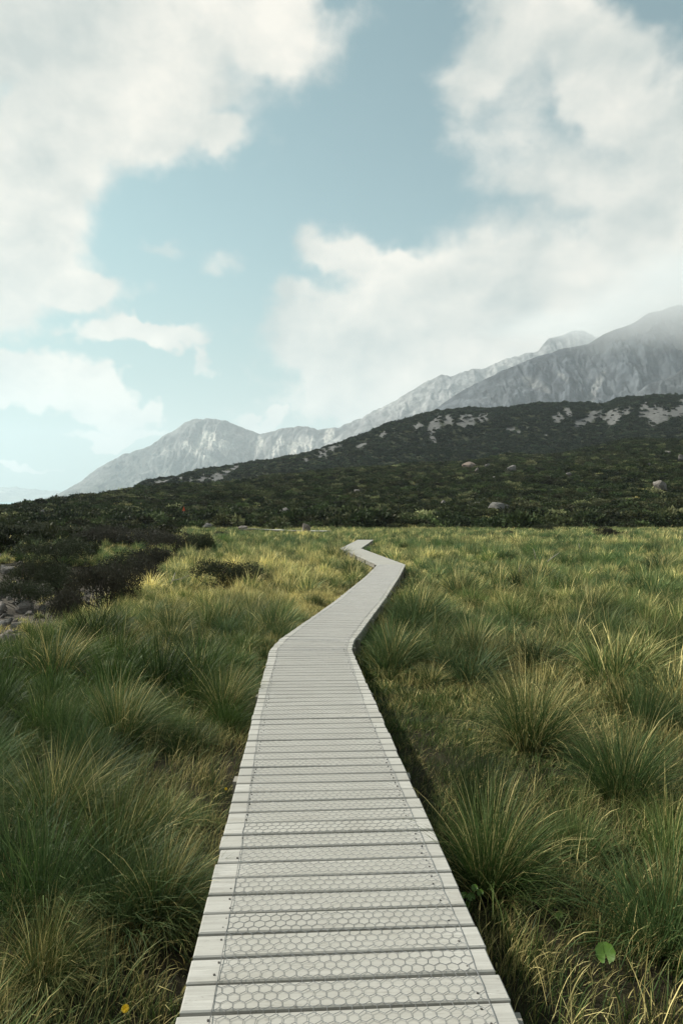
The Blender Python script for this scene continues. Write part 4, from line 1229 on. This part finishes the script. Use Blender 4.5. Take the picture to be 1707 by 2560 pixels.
def round_leaf(r):
    m = 22; V = [(0, 0, 0)]; Tt = []
    for ring in (.5, 1.):
        for k in range(m + 1):
            a = .22 + (6.283 - .44) * k / m; q = r * ring * (1 + .05 * math.sin(9 * a) * ring)
            V.append((q * math.sin(a), -q * math.cos(a) - .0, .22 * r * ring * ring * (1 + .25 * math.cos(3 * a))))
    Q = []
    for k in range(m):
        Tt.append((0, 1 + k, 2 + k)); Q.append((1 + k, m + 2 + k, m + 3 + k, 2 + k))
    return V, Q, Tt


for (px_, py_, d_, lab, leaves) in [
    (1518, 2392, 3.0, 'plant with one bright round notched leaf at the foot of a tussock at lower right', [(0, 0, .042)]),
    (1402, 2298, 3.35, 'small round-leaved plant half hidden in the grass at lower right', [(0, 0, .018)]),
    (1180, 2215, 3.45, 'dark leafy plant close to the right edge of the deck', [(0, -.07, .020), (.045, -.05, .017), (-.035, -.06, .016), (.015, -.02, .017), (-.02, -.11, .015)])]:
    p_ = at_depth(px_, py_, d_); gz_ = float(terr(p_[0], p_[1]))
    root = link('leafy_plant', None, label=lab, cat='plant', loc=(p_[0], p_[1], gz_)); hh_ = p_[2] - gz_
    for (ox, oz, r_) in leaves:
        V, Q, Tt = round_leaf(r_)
        L_ = link('leaf', mesh_np('leaf', V, Q, Tt, lf, True), root, loc=(ox, -.02 * rs.rand(), hh_ + oz), rot=(rs.uniform(.55, .85), rs.uniform(-.5, -.2), rs.uniform(-.4, .4)))
        V, Q, Tt = tube([(0, .02, -.02), (ox * .5, .03, (hh_ + oz) * .6), (ox, .0, hh_ + oz - .002)], .002, .0014, 5)
        link('stem', mesh_np('stem', V, Q, Tt, gs), root)

for (pts, r0, lab) in [
    ([(-60, 2185, 4.3), (10, 2150, 4.3), (58, 2118, 4.35)], .016, 'grey dead branch poking out of the grass at the left edge'),
    ([(115, 2330, 3.3), (170, 2316, 3.32), (222, 2304, 3.36)], .009, 'pale dead stick lying in the grass at lower left'),
    ([(1368, 1404, 27), (1382, 1393, 27.2), (1397, 1382, 27.4)], .022, 'thin bleached stick standing out of the mid meadow at right'),
    ([(1338, 1398, 27), (1337, 1385, 27), (1333, 1372, 27)], .018, 'upright bleached stalk left of the thin stick'),
    ([(1466, 1556, 15), (1476, 1544, 15.1), (1485, 1538, 15.2)], .014, 'short white dead stalk in the grass at right'),
    ([(1505, 1555, 15), (1520, 1540, 15.2), (1536, 1518, 15.5)], .009, 'long thin straw-like stalk right of the short white one'),
    ([(1297, 1430, 23), (1299, 1421, 23), (1302, 1412, 23)], .016, 'small white stub in the meadow left of the sticks'),
    ([(426, 1460, 18), (432, 1448, 18), (438, 1432, 18.2)], .014, 'forked bare twig beside the black shrub at left'),
    ([(430, 1452, 18), (452, 1447, 18.1), (472, 1438, 18.2)], .012, 'bare twig lying across the forked one'),
    ([(1450, 1372, 34), (1448, 1366, 34), (1446, 1358, 34)], .022, 'tiny bleached stalk in the far meadow at right')]:
    w_ = [at_depth(*q) for q in pts]; b0 = w_[0]
    V, Q, Tt = tube([q - b0 for q in w_], r0, r0 * .45)
    link('dead_stick', mesh_np('dead_stick', V, Q, Tt, dwm, True), label=lab, cat='stick', loc=tuple(b0))

om, T = material('orange_marker_plastic'); finish(T, (.55, .09, .03, 1), .5, .3)
x, y, z = hit(460, 1284, 1.2)
root = link('trail_marker', None, label='tiny orange-red marker standing in the scrub at left', cat='marker', loc=(x, y, z))
V, Q, Tt = tube([(0, 0, -.1), (0, 0, 2.3)], .05, .05); link('post', mesh_np('post', V, Q, Tt, sw), root)
V = [(-.3, -.06, 1.7), (.3, -.06, 1.7), (.0, -.06, 2.6), (-.3, -.1, 1.7), (.3, -.1, 1.7), (0, -.1, 2.6)]
link('marker_plate', mesh_np('marker_plate', V, [(0, 1, 4, 3), (1, 2, 5, 4), (2, 0, 3, 5)], [(0, 2, 1), (3, 4, 5)], om), root)

# ---------------------------------------------------------------- air
hm = bpy.data.materials.new('pale_haze'); hm.use_nodes = True; T = NT(hm.node_tree)
pv = T.n('ShaderNodeVolumePrincipled', ins={'Color': (.80, .90, .98, 1), 'Density': 8.6e-5, 'Anisotropy': .1})
T.n('ShaderNodeOutputMaterial', ins={1: pv.outputs[0]})
X0, X1, Y0, Y1, Z0, Z1 = -17000, 17000, -17000, 17000, -60, 1650
V = [(x, y, z) for z in (Z0, Z1) for x, y in ((X0, Y0), (X1, Y0), (X1, Y1), (X0, Y1))]
me = mesh_np('haze', V, [(0, 3, 2, 1), (4, 5, 6, 7)] + [(e, (e + 1) % 4, 4 + (e + 1) % 4, 4 + e) for e in range(4)], None, hm)
link('haze', me, kind='stuff', label='thin pale haze filling the valley air', cat='haze')


# low cloud lying against the tops of the right-hand mountains
def low_cloud(name, px_, py_, d_, rx, ry, rz, dens_, label):
    m = bpy.data.materials.new('cloud_vapour'); m.use_nodes = True; T = NT(m.node_tree)
    co = T.n('ShaderNodeTexCoord')
    ln = T.vmath('LENGTH', co.outputs['Object'], out='Value')
    n = T.noise(co.outputs['Object'], 1.6, 4, .6, .3)
    f = T.math('ADD', T.math('SUBTRACT', 1.0, ln), T.math('MULTIPLY', T.math('SUBTRACT', n, .5), .9))
    f = T.math('MULTIPLY', T.rng(f, .05, .75), T.rng(ln, .98, .8, 0, 1))
    pv = T.n('ShaderNodeVolumePrincipled', ins={'Color': (.95, .975, .99, 1), 'Density': T.math('MULTIPLY', f, dens_), 'Anisotropy': .2})
    T.n('ShaderNodeOutputMaterial', ins={1: pv.outputs[0]})
    bm = bmesh.new(); bmesh.ops.create_icosphere(bm, subdivisions=3, radius=1.0)
    me = bpy.data.meshes.new(name); bm.to_mesh(me); bm.free(); me.materials.append(m)
    p_ = at_depth(px_, py_, d_)
    link(name, me, kind='stuff', label=label, cat='cloud', loc=tuple(p_), scale=(rx, ry, rz))


low_cloud('low_cloud', 1770, 780, 3020, 800, 610, 345, 2.8e-3, 'low cloud hiding the top of the right mountain')
low_cloud('low_cloud', 1440, 815, 5750, 1000, 650, 120, 1.6e-3, 'low cloud lying on the far peak')
